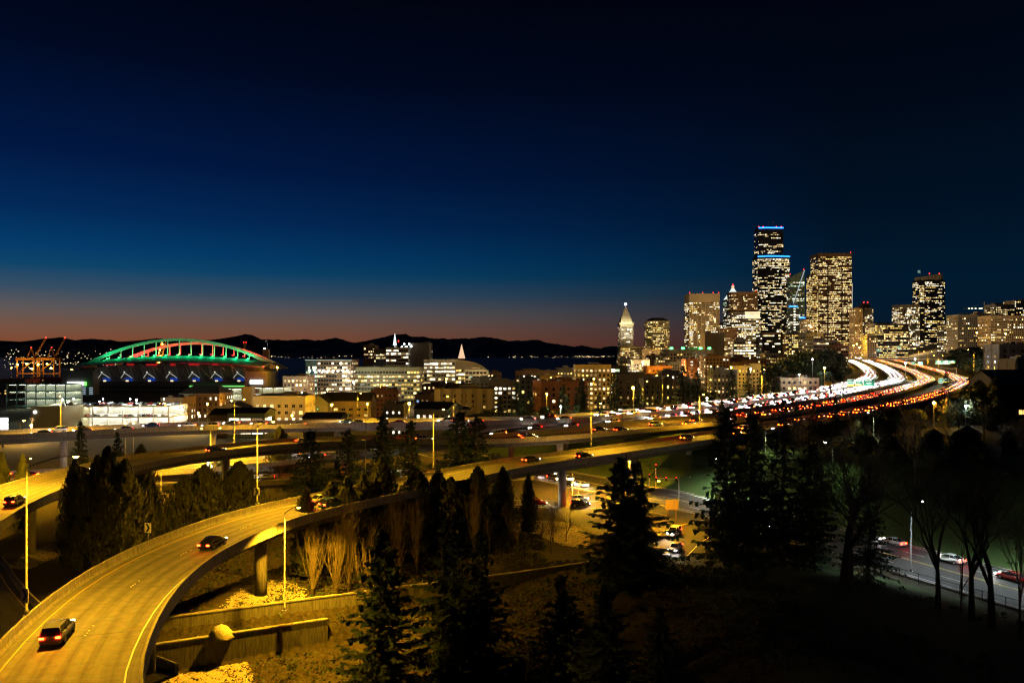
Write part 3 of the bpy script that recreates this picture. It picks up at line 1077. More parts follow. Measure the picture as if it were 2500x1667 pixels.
def tree_at(kind, px, ytop, Y, label, group=None, var=None, wide=1.0, lean=0):
    x = (px - 1250) / F * Y
    z0 = hz(x, Y)
    H = CH - (ytop - HOR) * Y / F - z0
    return tree(kind, x, Y, max(3, H), label, group, var, wide)


ORDN = ('first', 'second', 'third', 'fourth', 'fifth', 'sixth', 'seventh', 'eighth', 'ninth', 'tenth', 'eleventh', 'twelfth', 'thirteenth', 'fourteenth', 'fifteenth', 'sixteenth', 'seventeenth', 'eighteenth')
# --- left, between the two ramps
for i_, (px, yt, Y, w_) in enumerate(((182, 1128, 124, 1.0), (205, 1150, 120, .9), (238, 1118, 121, 1.15), (262, 1098, 116, 1.1), (304, 1128, 116, 1.35), (366, 1158, 128, 1.3))):
    tree_at('cedar', px, yt, Y, 'dark column tree between the two ramps on the left, %s from the left' % ORDN[i_], 'column trees left', wide=w_)
tree_at('fir', 196, 1022, 168, 'thin tall conifer standing behind the left end of the curved ramp', var=1, wide=.62)
tree_at('fir', 287, 1050, 190, 'small conifer poking up behind the curved ramp, right of the thin tall one', var=0, wide=.75)
tree_at('cedar', 56, 1112, 150, 'short column tree in front of the viaduct pier at the left edge', wide=1.1)
tree_at('cedar', 5, 1108, 152, 'column tree cut by the left edge of the picture', wide=.9)
for px, yt, Y, lb in ((452, 1166, 138, 'bushy conifer between the ramps, left of a taller one'), (500, 1140, 140, 'tall bushy conifer between the ramps, second of three'), (584, 1132, 146, 'pale bushy conifer between the ramps next to the chevron lamp post')):
    tree_at('bushy', px, yt, Y, lb, wide=1.25)
tree_at('bushy', 345, 1088, 186, 'low round conifer peeping over the curved ramp')
tree_at('twiggy', 682, 1104, 205, 'small thin tree under the curved ramp beside the lower road', wide=1.2)
# --- the row of firs behind the near ramp
for px, yt, Y, v_, w_, lb in ((757, 1046, 160, 0, 1.35, 'broad fir behind the near ramp, leftmost of the row'), (850, 1045, 165, 2, 1.15, 'fir with open layered branches, second of the row behind the near ramp'), (934, 1008, 172, 1, 1.15, 'tall slim fir, third of the row behind the near ramp'),
                              (1003, 1020, 174, 1, 1.15, 'slim fir beside the tall lamp post behind the near ramp'), (1122, 1000, 178, 0, 1.4, 'wide fir at the right end of the row behind the near ramp'), (1165, 1012, 182, 2, 1.3, 'fir overlapping the wide one at the right end of the row')):
    tree_at('fir', px, yt, Y, lb, var=v_, wide=w_)
tree_at('bushy', 683, 1045, 215, 'small conifer top showing in front of the viaduct')
# --- clump in front of the near ramp
for i_, (px, yt, Y, w_) in enumerate(((746, 1196, 118, 1.1), (808, 1182, 124, 1.3), (846, 1168, 122, 1.2), (886, 1160, 126, 1.3), (930, 1122, 130, 1.3), (1018, 1148, 134, 1.5), (1070, 1152, 137, 1.5), (1102, 1168, 135, 1.35), (1167, 1142, 141, 1.3), (1228, 1142, 145, 1.1), (1290, 1158, 148, .9))):
    tree_at('cedar', px, yt, Y, 'dark column tree before the near ramp, %s from the left' % ORDN[i_], 'column trees before the near ramp', wide=w_ * 1.35)
tree_at('poplar', 764, 1252, 110, 'pale bare upright tree lit by the lamp near the pale patch', var=0, wide=1.1)
for i_, (px, yt, Y, v_) in enumerate(((822, 1225, 110, 2), (852, 1200, 112, 1), (900, 1225, 108, 2), (975, 1180, 118, 0), (1018, 1188, 121, 1), (1160, 1165, 132, 1), (1350, 1185, 142, 2))):
    tree_at('poplar', px, yt, Y, 'dim bare upright tree before the near ramp, %s from the left' % ORDN[i_], 'bare upright trees before the near ramp', v_)
for px, Y, h_ in ((1195, 134, 9), (1240, 137, 9), (1268, 131, 8), (1320, 139, 8), (1382, 142, 7), (1345, 133, 9)):
    tree((px - 1250) / F * Y, Y, h_, 'thin bare sapling on the straw beside the side street') if False else tag(tree('twiggy', (px - 1250) / F * Y, Y, h_, None), 'thin bare sapling on the straw beside the side street', 'tree', 'saplings beside the side street')
# --- foreground spruces
tree_at('spruce', 932, 1276, 76, 'dark spruce in the foreground, its top before the bare trees', var=0, wide=1.1)
tree_at('spruce', 1098, 1255, 84, 'dark spruce in the foreground right of the slimmer one', var=1, wide=1.1)
tree_at('spruce', 1168, 1295, 88, 'broad dark spruce behind the end of the low wall', var=1, wide=1.1)
tree_at('spruce', 1512, 1106, 104, 'tall spruce in front of the junction, left of the twin tops', var=0, wide=1.45)
tree_at('spruce', 1556, 1122, 106, 'tall spruce in front of the junction, right of the twin tops', var=1, wide=1.3)
tree_at('spruce', 1372, 1395, 80, 'dim young spruce in the dark foreground, leftmost of three', var=1, wide=1.25)
tree_at('spruce', 1478, 1418, 70, 'dim young spruce in the dark foreground, middle of three', var=0, wide=1.4)
tree_at('spruce', 1612, 1470, 66, 'dim young spruce in the dark foreground, rightmost of three', var=1, wide=1.1)
# --- dark conifers on the crest, right
for px, yt, Y, v_, w_, lb in ((1775, 985, 122, 1, .98, 'huge dark fir on the crest, left edge of the dark mass'), (1832, 1000, 116, 0, .95, 'huge dark fir on the crest beside the leftmost one'), (1905, 1040, 124, 2, 1.0, 'dark fir on the crest behind the bare maple'), (2120, 1130, 112, 2, .8, 'dark drooping fir right of the big bare maple'), (1985, 1075, 126, 1, 1.1, 'dark fir standing close behind the big bare maple')):
    tree_at('fir', px, yt, Y, lb, var=v_, wide=w_)
tree_at('maple', 2065, 1040, 106, 'big bare spreading tree on the dark crest', var=0, wide=1.6)
tree_at('maple', 2290, 1085, 97, 'bare ivy clad tree by the fence, left of the pair', var=1, wide=1.35)
tree_at('maple', 2372, 1060, 92, 'bare ivy clad tree by the fence, taller of the pair', var=1, wide=1.45)
tree_at('maple', 2420, 1090, 88, 'bare forked tree at the fence near the right edge', var=0, wide=.8)
tree_at('maple', 2490, 1200, 84, 'bare tree cut by the right edge of the picture', var=1, wide=.8)
tree_at('twiggy', 2345, 1245, 96, 'slender bare tree by the chain fence')
# --- along the near side of the freeway, right
for i_, (px, yt, Y, v_, w_) in enumerate(((1762, 975, 205, 1, 1.1), (1850, 985, 200, 0, 1.0), (1912, 975, 212, 1, .9), (1945, 990, 205, 2, .9), (1990, 978, 215, 0, .9), (2040, 965, 225, 1, .8), (2150, 955, 260, 1, .8), (2205, 965, 255, 0, .8))):
    tree_at('fir', px, yt, Y, 'dark fir on the bank below the freeway, %s from the left' % ORDN[i_], 'firs on the freeway bank', v_, w_)
for px, yt, Y in ((2030, 985, 215), (2075, 970, 225), (2110, 975, 230), (1960, 1010, 190), (2240, 1000, 240), (2290, 1000, 235)):
    tree_at('twiggy', px, yt, Y, 'bare scrub tree on the bank below the freeway', 'bare scrub on the freeway bank', wide=1.3)
for px, yt, Y, lb in ((2365, 935, 270, 'layered dark fir hiding the right freeway lanes'), (2310, 905, 330, 'layered dark fir in front of the red lit lanes')):
    tree_at('fir', px, yt, Y, lb, var=2, wide=.8)
tree_at('cedar', 2392, 930, 230, 'big dark cone shaped tree before the house on the right', wide=2.6)
tree_at('cedar', 2432, 925, 226, 'big dark cone shaped tree touching the house on the right', wide=2.6)
for px, yt, Y in ((2110, 1050, 175), (2180, 1060, 180), (2280, 1075, 178), (2390, 1080, 175), (2460, 1070, 170), (2330, 1090, 165)):
    tree_at('round', px, yt, Y, 'dim round evergreen on the dark hillside above the street', 'dim evergreens on the hillside', wide=1.2)
random.seed(77)
for k in range(60):
    px = random.uniform(1700, 2500)
    Y = random.uniform(150, 235)
    x = (px - 1250) / F * Y
    d_ = (x - 85) * .852 + (Y - 95) * .524
    if d_ < 20 or min((x - p[0].x) ** 2 + (Y - p[0].y) ** 2 for p in RS['R1']) < 11 ** 2: continue
    if random.random() < .5:
        tree('bushy', x, Y, random.uniform(2.5, 5), 'dim shrub scattered over the dark slope above the street', 'shrubs on the slope', wide=random.uniform(1.6, 2.4))
    else:
        tree('twiggy', x, Y, random.uniform(7, 12), 'bare thin tree scattered over the dark slope above the street', 'bare trees on the slope', wide=1.6)
for k in range(70):
    px = random.uniform(2120, 2500)
    Y = random.uniform(225, 470)
    x = (px - 1250) / F * Y
    if min((x - p[0].x) ** 2 + (Y - p[0].y) ** 2 for p in RS['R1']) < 16 ** 2 or min((x - p.x) ** 2 + (Y - p.y) ** 2 for p in CCs) < 52 ** 2: continue
    z0 = hz(x, Y)
    ymin = float(np.interp(px, [2100, 2200, 2325, 2390, 2420, 2500], [1015, 1000, 968, 930, 935, 965]))                # keep the view of the lanes and the houses clear
    H = min(16, CH - (ymin - HOR) * Y / F - z0)
    if H < 4: continue
    if random.random() < .6: tree('round', x, Y, H, 'dark evergreen on the slope between the right lanes and the houses', 'evergreens below the houses', wide=1.3)
    else: tree('fir', x, Y, H, 'dark fir on the slope between the right lanes and the houses', 'firs below the houses', wide=1.2)
# --- hill at the far right
hillt = []
for k in range(95):
    px = random.uniform(2150, 2500)
    Y = random.uniform(520, 980)
    yt = 812 + abs(px - 2260) * .05 + random.uniform(0, 62)
    x = (px - 1250) / F * Y
    if min((x - p.x) ** 2 + (Y - p.y) ** 2 for p in CCs) < 62 ** 2: continue
    z0 = hz(x, Y)
    H = min(24, max(9, CH - (yt - HOR) * Y / F - z0))
    tree('round', x, Y, H, 'dark evergreen in the wooded hillside right of the freeway', 'hillside evergreens', wide=1.7)
# --- beyond the viaduct
for i_, (px, yt, Y, v_, w_) in enumerate(((1222, 968, 300, 0, 1.2), (1262, 930, 310, 1, 1.2), (1295, 955, 300, 2, 1.2), (1376, 935, 320, 1, 1.0), (1420, 920, 330, 0, 1.1), (1462, 960, 310, 2, 1.2), (1500, 905, 340, 1, 1.1), (1560, 935, 330, 0, 1.2), (1600, 955, 330, 2, 1.2),
                          (1668, 890, 360, 1, 1.3), (1702, 905, 365, 0, 1.3), (1785, 900, 390, 1, 1.1), (1828, 895, 400, 2, 1.0), (1862, 890, 410, 1, 1.0), (1888, 895, 400, 0, 1.2))):
    tree_at('fir', px, yt, Y, 'dark conifer just beyond the viaduct, %s from the left' % ORDN[i_], 'conifers beyond the viaduct', v_, w_)
for px, yt, Y in ((1200, 985, 295), (1330, 985, 300), (1410, 985, 310), (1530, 985, 315), (1640, 965, 330), (1740, 950, 380), (1940, 850, 620), (1975, 840, 650), (2005, 838, 660), (2030, 842, 670), (1925, 868, 560), (1985, 872, 560), (2050, 862, 690), (1900, 885, 520), (1960, 900, 500), (2020, 905, 520)):
    tree_at('round', px, yt, Y, 'dark rounded tree in the belt beyond the freeway', 'rounded trees beyond the freeway', wide=1.15)
# a few bare street trees in the town
for px, yt, Y in ((140, 1022, 390), (540, 990, 380), (700, 1005, 370), (735, 1000, 380), (820, 985, 400), (862, 992, 390), (955, 1000, 340)):
    tree_at('twiggy', px, yt, Y, 'bare street tree among the low buildings behind the viaduct', 'bare street trees', wide=1.3)


# ------------------------------------------------------------------ buildings
ND = [0]


def facade(root, fp, z0, z1, fh, bw, ww=.7, wh=.55, lit=.4, tones='warm', margin=.5, relief=.22, wallm=None, part='windows', indiv=False, run=.5, zoff=0.0, skip_back=True, relief_h=.28, pil=True):
    """windows on every wall of the footprint that can face the camera; fp anticlockwise seen from above, local coordinates"""
    mb = MB()
    rl = MB()
    rot = root.rotation_euler[2]
    nfl = max(1, int((z1 - z0 - .6) / fh))
    tl = tones.split(',')
    wl = []
    flr = [min(.97, max(.02, lit + random.uniform(-.34, .34))) for _ in range(nfl)]
    for i in range(len(fp)):
        a, b = Vector(fp[i]), Vector(fp[(i + 1) % len(fp)])
        e = b - a
        ln = e.length
        if ln < 1.2: continue
        t = e / ln
        n = Vector((t.y, -t.x))
        nw = n.copy()
        nw.rotate(Matrix.Rotation(rot, 2))
        mid = (a + b) / 2
        mw = mid.copy()
        mw.rotate(Matrix.Rotation(rot, 2))
        mw = mw + Vector((root.location.x, root.location.y))
        if skip_back and nw.dot(-mw) < .02 * mw.length: continue
        nb_ = max(1, int((ln - 2 * margin) / bw + .3))
        cw = (ln - 2 * margin) / nb_
        on = random.random() < .5
        for f in range(nfl):
            zb = z0 + .3 + f * fh + fh * (1 - wh) * .55 + zoff
            p = flr[f]
            tone = random.choice(tl)
            for k in range(nb_):
                if random.random() > run: on = random.random() < p
                tk = (tone if random.random() < .7 else random.choice(tl)) if on else 'off'
                if on and random.random() < .14: tk = 'dim'
                elif on and tk in ('warm', 'yel', 'wht', 'grn'): tk = random.choice((tk, tk + '0', tk + '0', tk + '1', tk + '1', tk + '2'))
                hh_ = fh * wh * (random.uniform(.55, 1) if on and random.random() < .45 else 1)
                c = a + t * (margin + cw * (k + .5))
                u = t * cw * ww * .5
                o = n * .03
                if indiv:
                    wl.append((c + n * .0, t, n, zb, cw * ww, fh * wh, tk))
                else:
                    q0, q1 = c - u + o, c + u + o
                    mb.face([(q0.x, q0.y, zb), (q1.x, q1.y, zb), (q1.x, q1.y, zb + hh_), (q0.x, q0.y, zb + hh_)], TK.index(tk))
            if relief and f:
                zz = z0 + .3 + f * fh
                q0, q1 = a + n * .004, b + n * .004
                r0, r1 = a + n * relief, b + n * relief
                rl.grid([[(p_.x, p_.y, zz - relief_h / 2), (p_.x, p_.y, zz + relief_h / 2)] for p_ in (q0, r0, r1, q1)] , 0)
                rl.face([(q0.x, q0.y, zz + relief_h / 2), (r0.x, r0.y, zz + relief_h / 2), (r1.x, r1.y, zz + relief_h / 2), (q1.x, q1.y, zz + relief_h / 2)])
        if relief and pil:
            step = max(1, round(6 / cw))
            for k in range(0, nb_ + 1, step):
                c = a + t * (margin + cw * k)
                ang = math.atan2(t.y, t.x)
                cc = c + n * relief * .5
                rl.box((cc.x, cc.y, (z0 + z1) / 2), (min(.5, cw * (1 - ww) * .8 + .05), relief - .006, z1 - z0 - .02), ang)
    if indiv:
        for c, t, n, zb, w_, h_, tk in wl:
            key = (round(w_, 2), round(h_, 2))
            if key not in WINM:
                f_ = MB()
                bt = .12
                for (x, z, dx, dz) in ((0, -h_ / 2 - bt / 2, w_ + 2 * bt, bt), (0, h_ / 2 + bt / 2, w_ + 2 * bt, bt), (-w_ / 2 - bt / 2, 0, bt, h_ - .004), (w_ / 2 + bt / 2, 0, bt, h_ - .004), (0, 0, .07, h_ - .004)):
                    f_.box((x, -.07, z), (dx, .14, dz))
                WINM[key] = f_.mesh('window', wallm if wallm else M['w_white'])
            pk = (key, tk)
            if pk not in PANM:
                g_ = MB()
                g_.face([(-w_ / 2, 0, -h_ / 2), (w_ / 2, 0, -h_ / 2), (w_ / 2, 0, h_ / 2), (-w_ / 2, 0, h_ / 2)])
                PANM[pk] = g_.mesh('pane', T[tk])
            o = link('window', WINM[key], root, (c.x, c.y, zb + h_ / 2), math.atan2(t.y, t.x))
            link('pane', PANM[pk], o, (0, -.03, 0))
    elif mb.f:
        o = mb.build(part, TM, root)
        o['kind'] = 'stuff'
    if rl.f:
        o = rl.build('facade_ribs', wallm or M['w_grey'], root)
        o['kind'] = 'stuff'


WINM, PANM = {}, {}


def rect(w, d):
    return [(-w / 2, 0), (w / 2, 0), (w / 2, d), (-w / 2, d)]


def bld(name, label, px0, px1, ytop, Y, dep, wall, fh=3.4, bw=3.0, ww=.6, wh=.5, lit=.4, tones='warm', rot=0, cat='building', fp=None, base=None, roof='roof_m', ph=True, indiv=False, relief=.22, win=True, parapet=.8, margin=.6, run=.5, group=None, pil=True):
    w = (px1 - px0) / F * Y
    cx = ((px0 + px1) / 2 - 1250) / F * Y
    zt = CH - (ytop - HOR) * Y / F
    zb = (hz(cx, Y + dep / 2) if base is None else base) - 2.0
    root = empty(name, (cx, Y, zb), label, cat, group, R(rot))
    fp_ = fp(w, dep) if fp else rect(w, dep)
    H = zt - zb
    wm = M['w_' + wall]
    mb = MB()
    mb.prism(fp_, 0, H - parapet)
    mb.build('wall', wm, root)
    # parapet ring and roof
    k = len(fp_)
    cxy = Vector((sum(p[0] for p in fp_) / k, sum(p[1] for p in fp_) / k))
    mb = MB()
    outer = [Vector(p) + (Vector(p) - cxy).normalized() * .12 for p in fp_]
    inner = [Vector(p) - (Vector(p) - cxy).normalized() * .45 for p in fp_]
    r0 = [(p.x, p.y, H - parapet + .003) for p in outer]
    r1 = [(p.x, p.y, H) for p in outer]
    r2 = [(p.x, p.y, H) for p in inner]
    r3 = [(p.x, p.y, H - parapet + .02) for p in inner]
    mb.grid([r0, r1, r2, r3], close=True)
    mb.build('parapet', wm, root)
    mb = MB()
    mb.face([(p.x, p.y, H - parapet + .03) for p in inner])
    mb.build('roof', M[roof], root)
    if ph:
        mb = MB()
        mb.box((w * random.uniform(-.2, .2), dep * .5, H + .9 - parapet + .04), (max(3, w * random.uniform(.2, .4)), dep * .4, 3.2 if Y < 800 else 5))
        mb.build('penthouse', wm, root)
    if Y < 1000:
        for _ in range(random.randint(3, 6)):
            mb = MB()
            uw = random.uniform(1.2, 3.0)
            uh = random.uniform(.8, 2.2)
            mb.box((random.uniform(-.42, .42) * w, random.uniform(.12, .9) * dep, H - parapet + .035 + uh / 2), (uw, uw * .8, uh), random.choice((0, .2)))
            mb.build('roof_unit', random.choice((M['steel'], M['roof_d'], wm)), root)
    if win:
        facade(root, fp_, 2.0, H - parapet, fh, bw, ww, wh, lit, tones, margin, relief, wm, indiv=indiv, run=run, pil=pil)
    return root, H, w


def octo(c=.25):
    return lambda w, d: [(-w / 2 + w * c, 0), (w / 2 - w * c, 0), (w / 2, d * c), (w / 2, d * (1 - c)), (w / 2 - w * c, d), (-w / 2 + w * c, d), (-w / 2, d * (1 - c)), (-w / 2, d * c)]


def bowed(w, d):
    pts = [(-w / 2 + w * i / 8, -d * .14 * math.sin(PI * i / 8)) for i in range(9)]
    return pts + [(w / 2, d), (-w / 2, d)]


def beacon(root, x, y, z, m=None, r=.55):
    mb = MB()
    mb.tube([(x, y, z), (x, y, z + 2)], .12, 5)
    mb.box((x, y, z + 2 + r), (2 * r, 2 * r, 2 * r), .4)
    mb.build('beacon', m or E_red, root)


# ---- downtown towers
r, H, w = bld('office_tower', 'beige office tower with curved front left of the pyramid topped one', 1683, 1757, 717, 1500, 45, 'beige', 3.9, 1.9, .85, .42, .55, 'warm,wht,yel', fp=bowed, base=5, run=.75, parapet=14, relief=.3, pil=False)
for k in (-.48, -.05, .3, .48): beacon(r, k * w, 3, H)
r, H, w = bld('office_tower', 'slim greenish tower with white lit pyramid roof', 1772, 1818, 800, 1750, 40, 'teal', 3.8, 2.0, .8, .45, .5, 'wht,grn', fp=octo(.2), base=5, run=.6, ph=False)
mb = MB(); mb.prism(rect(w * .86, 32), H - 1, H + 68); mb.build('upper_wall', M['w_teal'], r).location = (0, 3, 0)
facade(r, [(p[0], p[1] + 3) for p in rect(w * .86, 32)], H + 1, H + 64, 3.8, 2.0, .8, .45, .5, 'wht,grn', .5, .2, M['w_teal'], run=.6)
mb = MB()
for k in (-.12, .12): mb.box((k * w, 2.7, H + 36), (1.6, .6, 54))
mb.build('lit_fin', emat('green_white_fin', (.55, 1, .5), .8), r)
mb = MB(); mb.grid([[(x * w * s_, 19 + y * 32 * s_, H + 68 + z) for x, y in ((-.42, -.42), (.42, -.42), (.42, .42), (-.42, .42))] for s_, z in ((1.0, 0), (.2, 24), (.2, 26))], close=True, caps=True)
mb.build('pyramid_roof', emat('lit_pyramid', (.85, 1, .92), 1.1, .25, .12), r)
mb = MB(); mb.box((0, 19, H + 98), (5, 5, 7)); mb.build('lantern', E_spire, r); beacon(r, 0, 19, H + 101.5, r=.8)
bld('office_tower', 'narrow dark tower right behind the curved beige one', 1752, 1776, 790, 1620, 30, 'dgrey', 3.8, 2.2, .8, .45, .55, 'wht', base=5)
bld('office_tower', 'brown tower left of the pyramid tower, partly hidden', 1764, 1800, 802, 1480, 30, 'brown', 3.8, 2.2, .7, .4, .35, 'warm,dim', base=5)
r, H, w = bld('office_tower', 'broad grey tower with rows of lit floors before the tallest tower', 1786, 1856, 762, 1540, 40, 'grey', 3.9, 1.9, .82, .48, .68, 'wht,warm', base=5, run=.8)
mb = MB(); mb.prism([(-.48 * w, 8), (.45 * w, 8), (.45 * w, 36), (-.48 * w, 36)], H - 1, H + 43); mb.build('upper_wall', M['w_brown'], r)
facade(r, [(-.48 * w, 8), (.45 * w, 8), (.45 * w, 36), (-.48 * w, 36)], H + 6, H + 40, 3.9, 2.1, .75, .4, .2, 'warm', .5, .2, M['w_brown'])
mb = MB()
for k in range(16): mb.box((w * (-.02 + .033 * k), -.5, H - 7), (.8, .8, 12))
mb.box((w * .24, -.55, H), (w * .56, 1, 1.2)); mb.box((w * .24, -.55, H - 12), (w * .56, 1, 1.5))
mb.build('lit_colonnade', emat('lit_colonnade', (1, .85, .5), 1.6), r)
beacon(r, .4 * w, 10, H + 43)
# tallest tower, dark glass with blue edge lights
wC = 78 / F * 1650
zC = lambda py: CH - (py - HOR) * 1650 / F
r = empty('skyscraper', ((1891 - 1250) / F * 1650, 1650, 2), 'tallest dark skyscraper with blue light lines at its top', 'skyscraper')


def tier(name, x0, x1, yt, yd, dep, lit, nudge=0):
    fp_ = [(x0, 6), (x0 + (x1 - x0) * .28, -1.5 + nudge), (x0 + (x1 - x0) * .72, 0 + nudge), (x1, 5), (x1, dep), (x0, dep)]
    mb = MB(); mb.prism(fp_, 0, yt - 2); mb.build(name, M['w_black'], r)
    facade(r, fp_, yd, yt - 6, 3.75, 2.0, .88, .42, lit, 'wht,warm,warm', .3, .25, M['w_black'], run=.72, pil=False)
    mb = MB()
    pts = [(p[0], p[1] - .5, yt - 3.2) for p in fp_[:4]]
    mb.tube([Vector(p) for p in pts], 1.3, 6)
    mb.build('blue_light_strip', E_blue, r)
    return fp_


tier('lower_shaft', -wC / 2, wC * .5, zC(622) - 2, 8, 42, .42)
tier('upper_shaft', -wC * .47, wC * .30, zC(552) - 2, zC(622), 36, .36, 4)
mb = MB()
for x, y, h_ in ((-8, 18, 14), (2, 16, 18), (-16, 20, 9), (12, 18, 8)): mb.tube([(x, y, zC(552) - 6), (x, y, zC(552) - 4 + h_)], .35, 5)
mb.build('roof_antenna', M['steel'], r)
for x in (-.44, -.3, .12, .27): beacon(r, x * wC, 12, zC(552) - 4, r=.7)
# glass sail tower right of it
r = empty('office_tower', ((1948 - 1250) / F * 1550, 1550, 2), 'blue green glass tower with slanted top right of the tallest skyscraper', 'building')
wS = 38 / F * 1550
hS = CH - (662 - HOR) * 1550 / F
mb = MB()
fp_ = [(-wS / 2, 0), (wS * .42, 0), (wS * .5, 20), (-wS / 2, 20)]
n0 = len(mb.v)
mb.prism(fp_, 0, hS)
mb.v = [(x + (.12 * wS * (1 - z / hS) if x > 0 else 0), y, z - (14 if (z > 1 and x < 0) else 0)) for x, y, z in mb.v]
mb.build('wall', M['w_teal'], r)
facade(r, fp_, 4, hS - 22, 3.8, 2.2, .85, .45, .32, 'grn,wht,dim,dim', .4, .2, M['w_teal'], run=.7, pil=False)
mb = MB(); mb.tube([(-wS * .3, -.5, hS - 70), (wS * .42, -.5, hS)], .7, 5); mb.build('slanted_rib', E_wht if False else emat('lit_rib', (.8, .95, 1), .6), r)
mb = MB(); mb.box((-.30 * wS, -.7, hS - 76), (wS * .55, 1.2, 2.2)); mb.build('blue_light_strip', E_blue, r)
mb = MB(); mb.box((.28 * wS, -.7, hS - 100), (wS * .36, 1.2, 2.2)); mb.build('blue_light_strip', E_blue, r)
mb = MB()
for k in range(22): mb.box((-.22 * wS, -.6, 14 + k * 5.5), (3.2, .6, 2.0))
mb.build('stair_lights', T['wht'], r)
beacon(r, wS * .42, 4, hS); beacon(r, -wS * .45, 4, hS - 10)
# broad brown tower
r, H, w = bld('office_tower', 'broad dark brown tower with bright yellow floors left of the freeway', 1998, 2080, 618, 1650, 45, 'brown', 3.9, 1.9, .9, .40, .66, 'yel,warm,warm', base=5, run=.72, parapet=6, relief=.35, pil=False, ph=False)
mb = MB(); mb.prism([(-.5 * w - 11, 6), (-.5 * w, 6), (-.5 * w, 40), (-.5 * w - 11, 40)], 0, H - 45); mb.build('rounded_wing', M['w_brown'], r)
facade(r, [(-.5 * w - 11, 6), (-.5 * w, 4), (-.5 * w, 40), (-.5 * w - 11, 40)], 4, H - 47, 3.9, 2.0, .9, .42, .62, 'yel,warm', .3, .3, M['w_brown'], pil=False)
mb = MB()
for k in (-.22, .2): mb.box((k * w, -.5, H * .46), (2.4, .7, H * .9))
mb.build('dark_pier', M['w_black'], r)
mb = MB(); mb.box((.5 * w + .5, -.4, H * .38), (1.2, .8, H * .72)); mb.build('corner_light', emat('corner_line', (1, .85, .7), .5), r)
beacon(r, .48 * w, 3, H)
bld('office_tower', 'slim tan tower between the brown tower and the freeway', 2087, 2106, 752, 1450, 24, 'tan', 3.6, 2.2, .5, .45, .3, 'yel,warm', base=8, relief=.3)
r, H, w = bld('office_tower', 'dark grooved tower with stepped hat beside the freeway', 2104, 2135, 752, 1480, 26, 'dgrey', 3.7, 2.0, .7, .45, .38, 'warm,wht', base=8, fp=octo(.2))
mb = MB(); mb.prism([(x, y + 8) for x, y in rect(w * .6, 14)], H - .5, H + 10); mb.build('hat', M['w_black'], r)
for k in (-.15, .15): beacon(r, k * w, 10, H + 10, r=.7)
bld('office_building', 'wide mid rise with rows of yellow windows above the freeway vanishing point', 2136, 2218, 790, 1330, 36, 'dgrey', 3.7, 2.3, .85, .48, .62, 'yel,warm', base=18, run=.7)
bld('office_tower', 'pale square tower left of the flag tower', 2197, 2246, 743, 1700, 36, 'cream', 3.9, 2.2, .72, .45, .5, 'warm,wht', base=20, relief=.5, parapet=5)
r, H, w = bld('office_tower', 'dark tower with pale crown and a lit flag', 2247, 2311, 684, 1700, 40, 'black', 3.9, 2.0, .85, .42, .5, 'warm,yel,wht', base=20, fp=octo(.16), run=.7, pil=False, ph=False)
mb = MB(); mb.prism([(x, y + 3) for x, y in octo(.16)(w * .88, 34)], H - .5, H + 9); mb.v = [(x, y, z + (6 if z > H + 1 and x > 0 else 0)) for x, y, z in mb.v]
mb.build('crown', M['w_cream'], r)
for k in (-.1, .28): beacon(r, k * w, 6, H + 13, r=.8)
mb = MB(); mb.tube([(-.46 * w, 4, H), (-.46 * w, 4, H + 26)], .4, 6); mb.build('flag_pole', M['steel'], r)
mb = MB(); mb.grid([[(-.46 * w - .4 - 6 * u, 4 + .6 * math.sin(u * 6), H + 17 + v) for v in (0, 6)] for u in (0, .25, .5, .75, 1)]); mb.build('flag', emat('flag_lit', (.5, .75, .7), .35), r)
# the old white tower with pyramid top
r, H, w = bld('clock_tower_office', 'slender white tower with a lit pointed pyramid top', 1513, 1546, 792, 1500, 24, 'white', 4.2, 3.0, .55, .5, .3, 'wht,warm', base=0, ph=False, relief=.3, cat='tower')
mb = MB(); mb.prism([(x * 1.08, y * 1.08 - 1) for x, y in rect(w, 24)], H - .4, H + 3); mb.build('cornice', M['w_white'], r)
mb = MB(); mb.grid([[(x * w * s_, 12 + y * 24 * s_, H + 3 + z) for x, y in ((-.46, -.46), (.46, -.46), (.46, .46), (-.46, .46))] for s_, z in ((1, 0), (.72, 12), (.1, 33), (.08, 36))], close=True, caps=True)
mb.build('pyramid_roof', M['w_white'], r)
mb = MB(); mb.box((0, 12, H + 42), (3.6, 3.6, 4.4), .5); mb.build('finial_lamp', emat('blue_white_lamp', (.45, .55, 1), 6), r)
bld('old_office_block', 'cream block at the foot of the slender white tower', 1514, 1572, 846, 1440, 34, 'cream', 4, 2.6, .6, .5, .6, 'yel,warm', base=0, roof='roof_d')
bld('office_block', 'dim tan block right of the white tower foot', 1568, 1612, 852, 1400, 30, 'tan', 3.8, 2.6, .6, .5, .4, 'warm,dim', base=0)
r, H, w = bld('office_tower', 'rounded yellow tower with dark cap standing alone', 1581, 1637, 783, 1500, 44, 'olive', 3.8, 2.2, .7, .5, .55, 'yel,warm', fp=octo(.22), base=0, run=.6, relief=.3)
mb = MB(); mb.grid([[(x * s_, 22 + (y - 22) * s_, H + z) for x, y in octo(.22)(w * .98, 43)] for s_, z in ((1, -.3), (.6, 6), (.55, 6.5))], close=True, caps=True); mb.build('cap_roof', M['roof_d'], r)
r, H, w = bld('office_block', 'plain orange lit windowless block in front of the beige tower', 1721, 1752, 812, 1250, 30, 'tan', win=False, base=5)
mb = MB(); mb.prism([(w * .5, 3), (w * .5 + 14, 8), (w * .5 + 14, 30), (w * .5, 30)], 0, H - 1); mb.build('side_wing', M['w_grey'], r)
bld('office_block', 'cream office block with deep window grid below the broad grey tower', 1791, 1862, 830, 1180, 30, 'cream', 4.2, 4.6, .8, .62, .6, 'wht,warm', base=6, relief=.5)
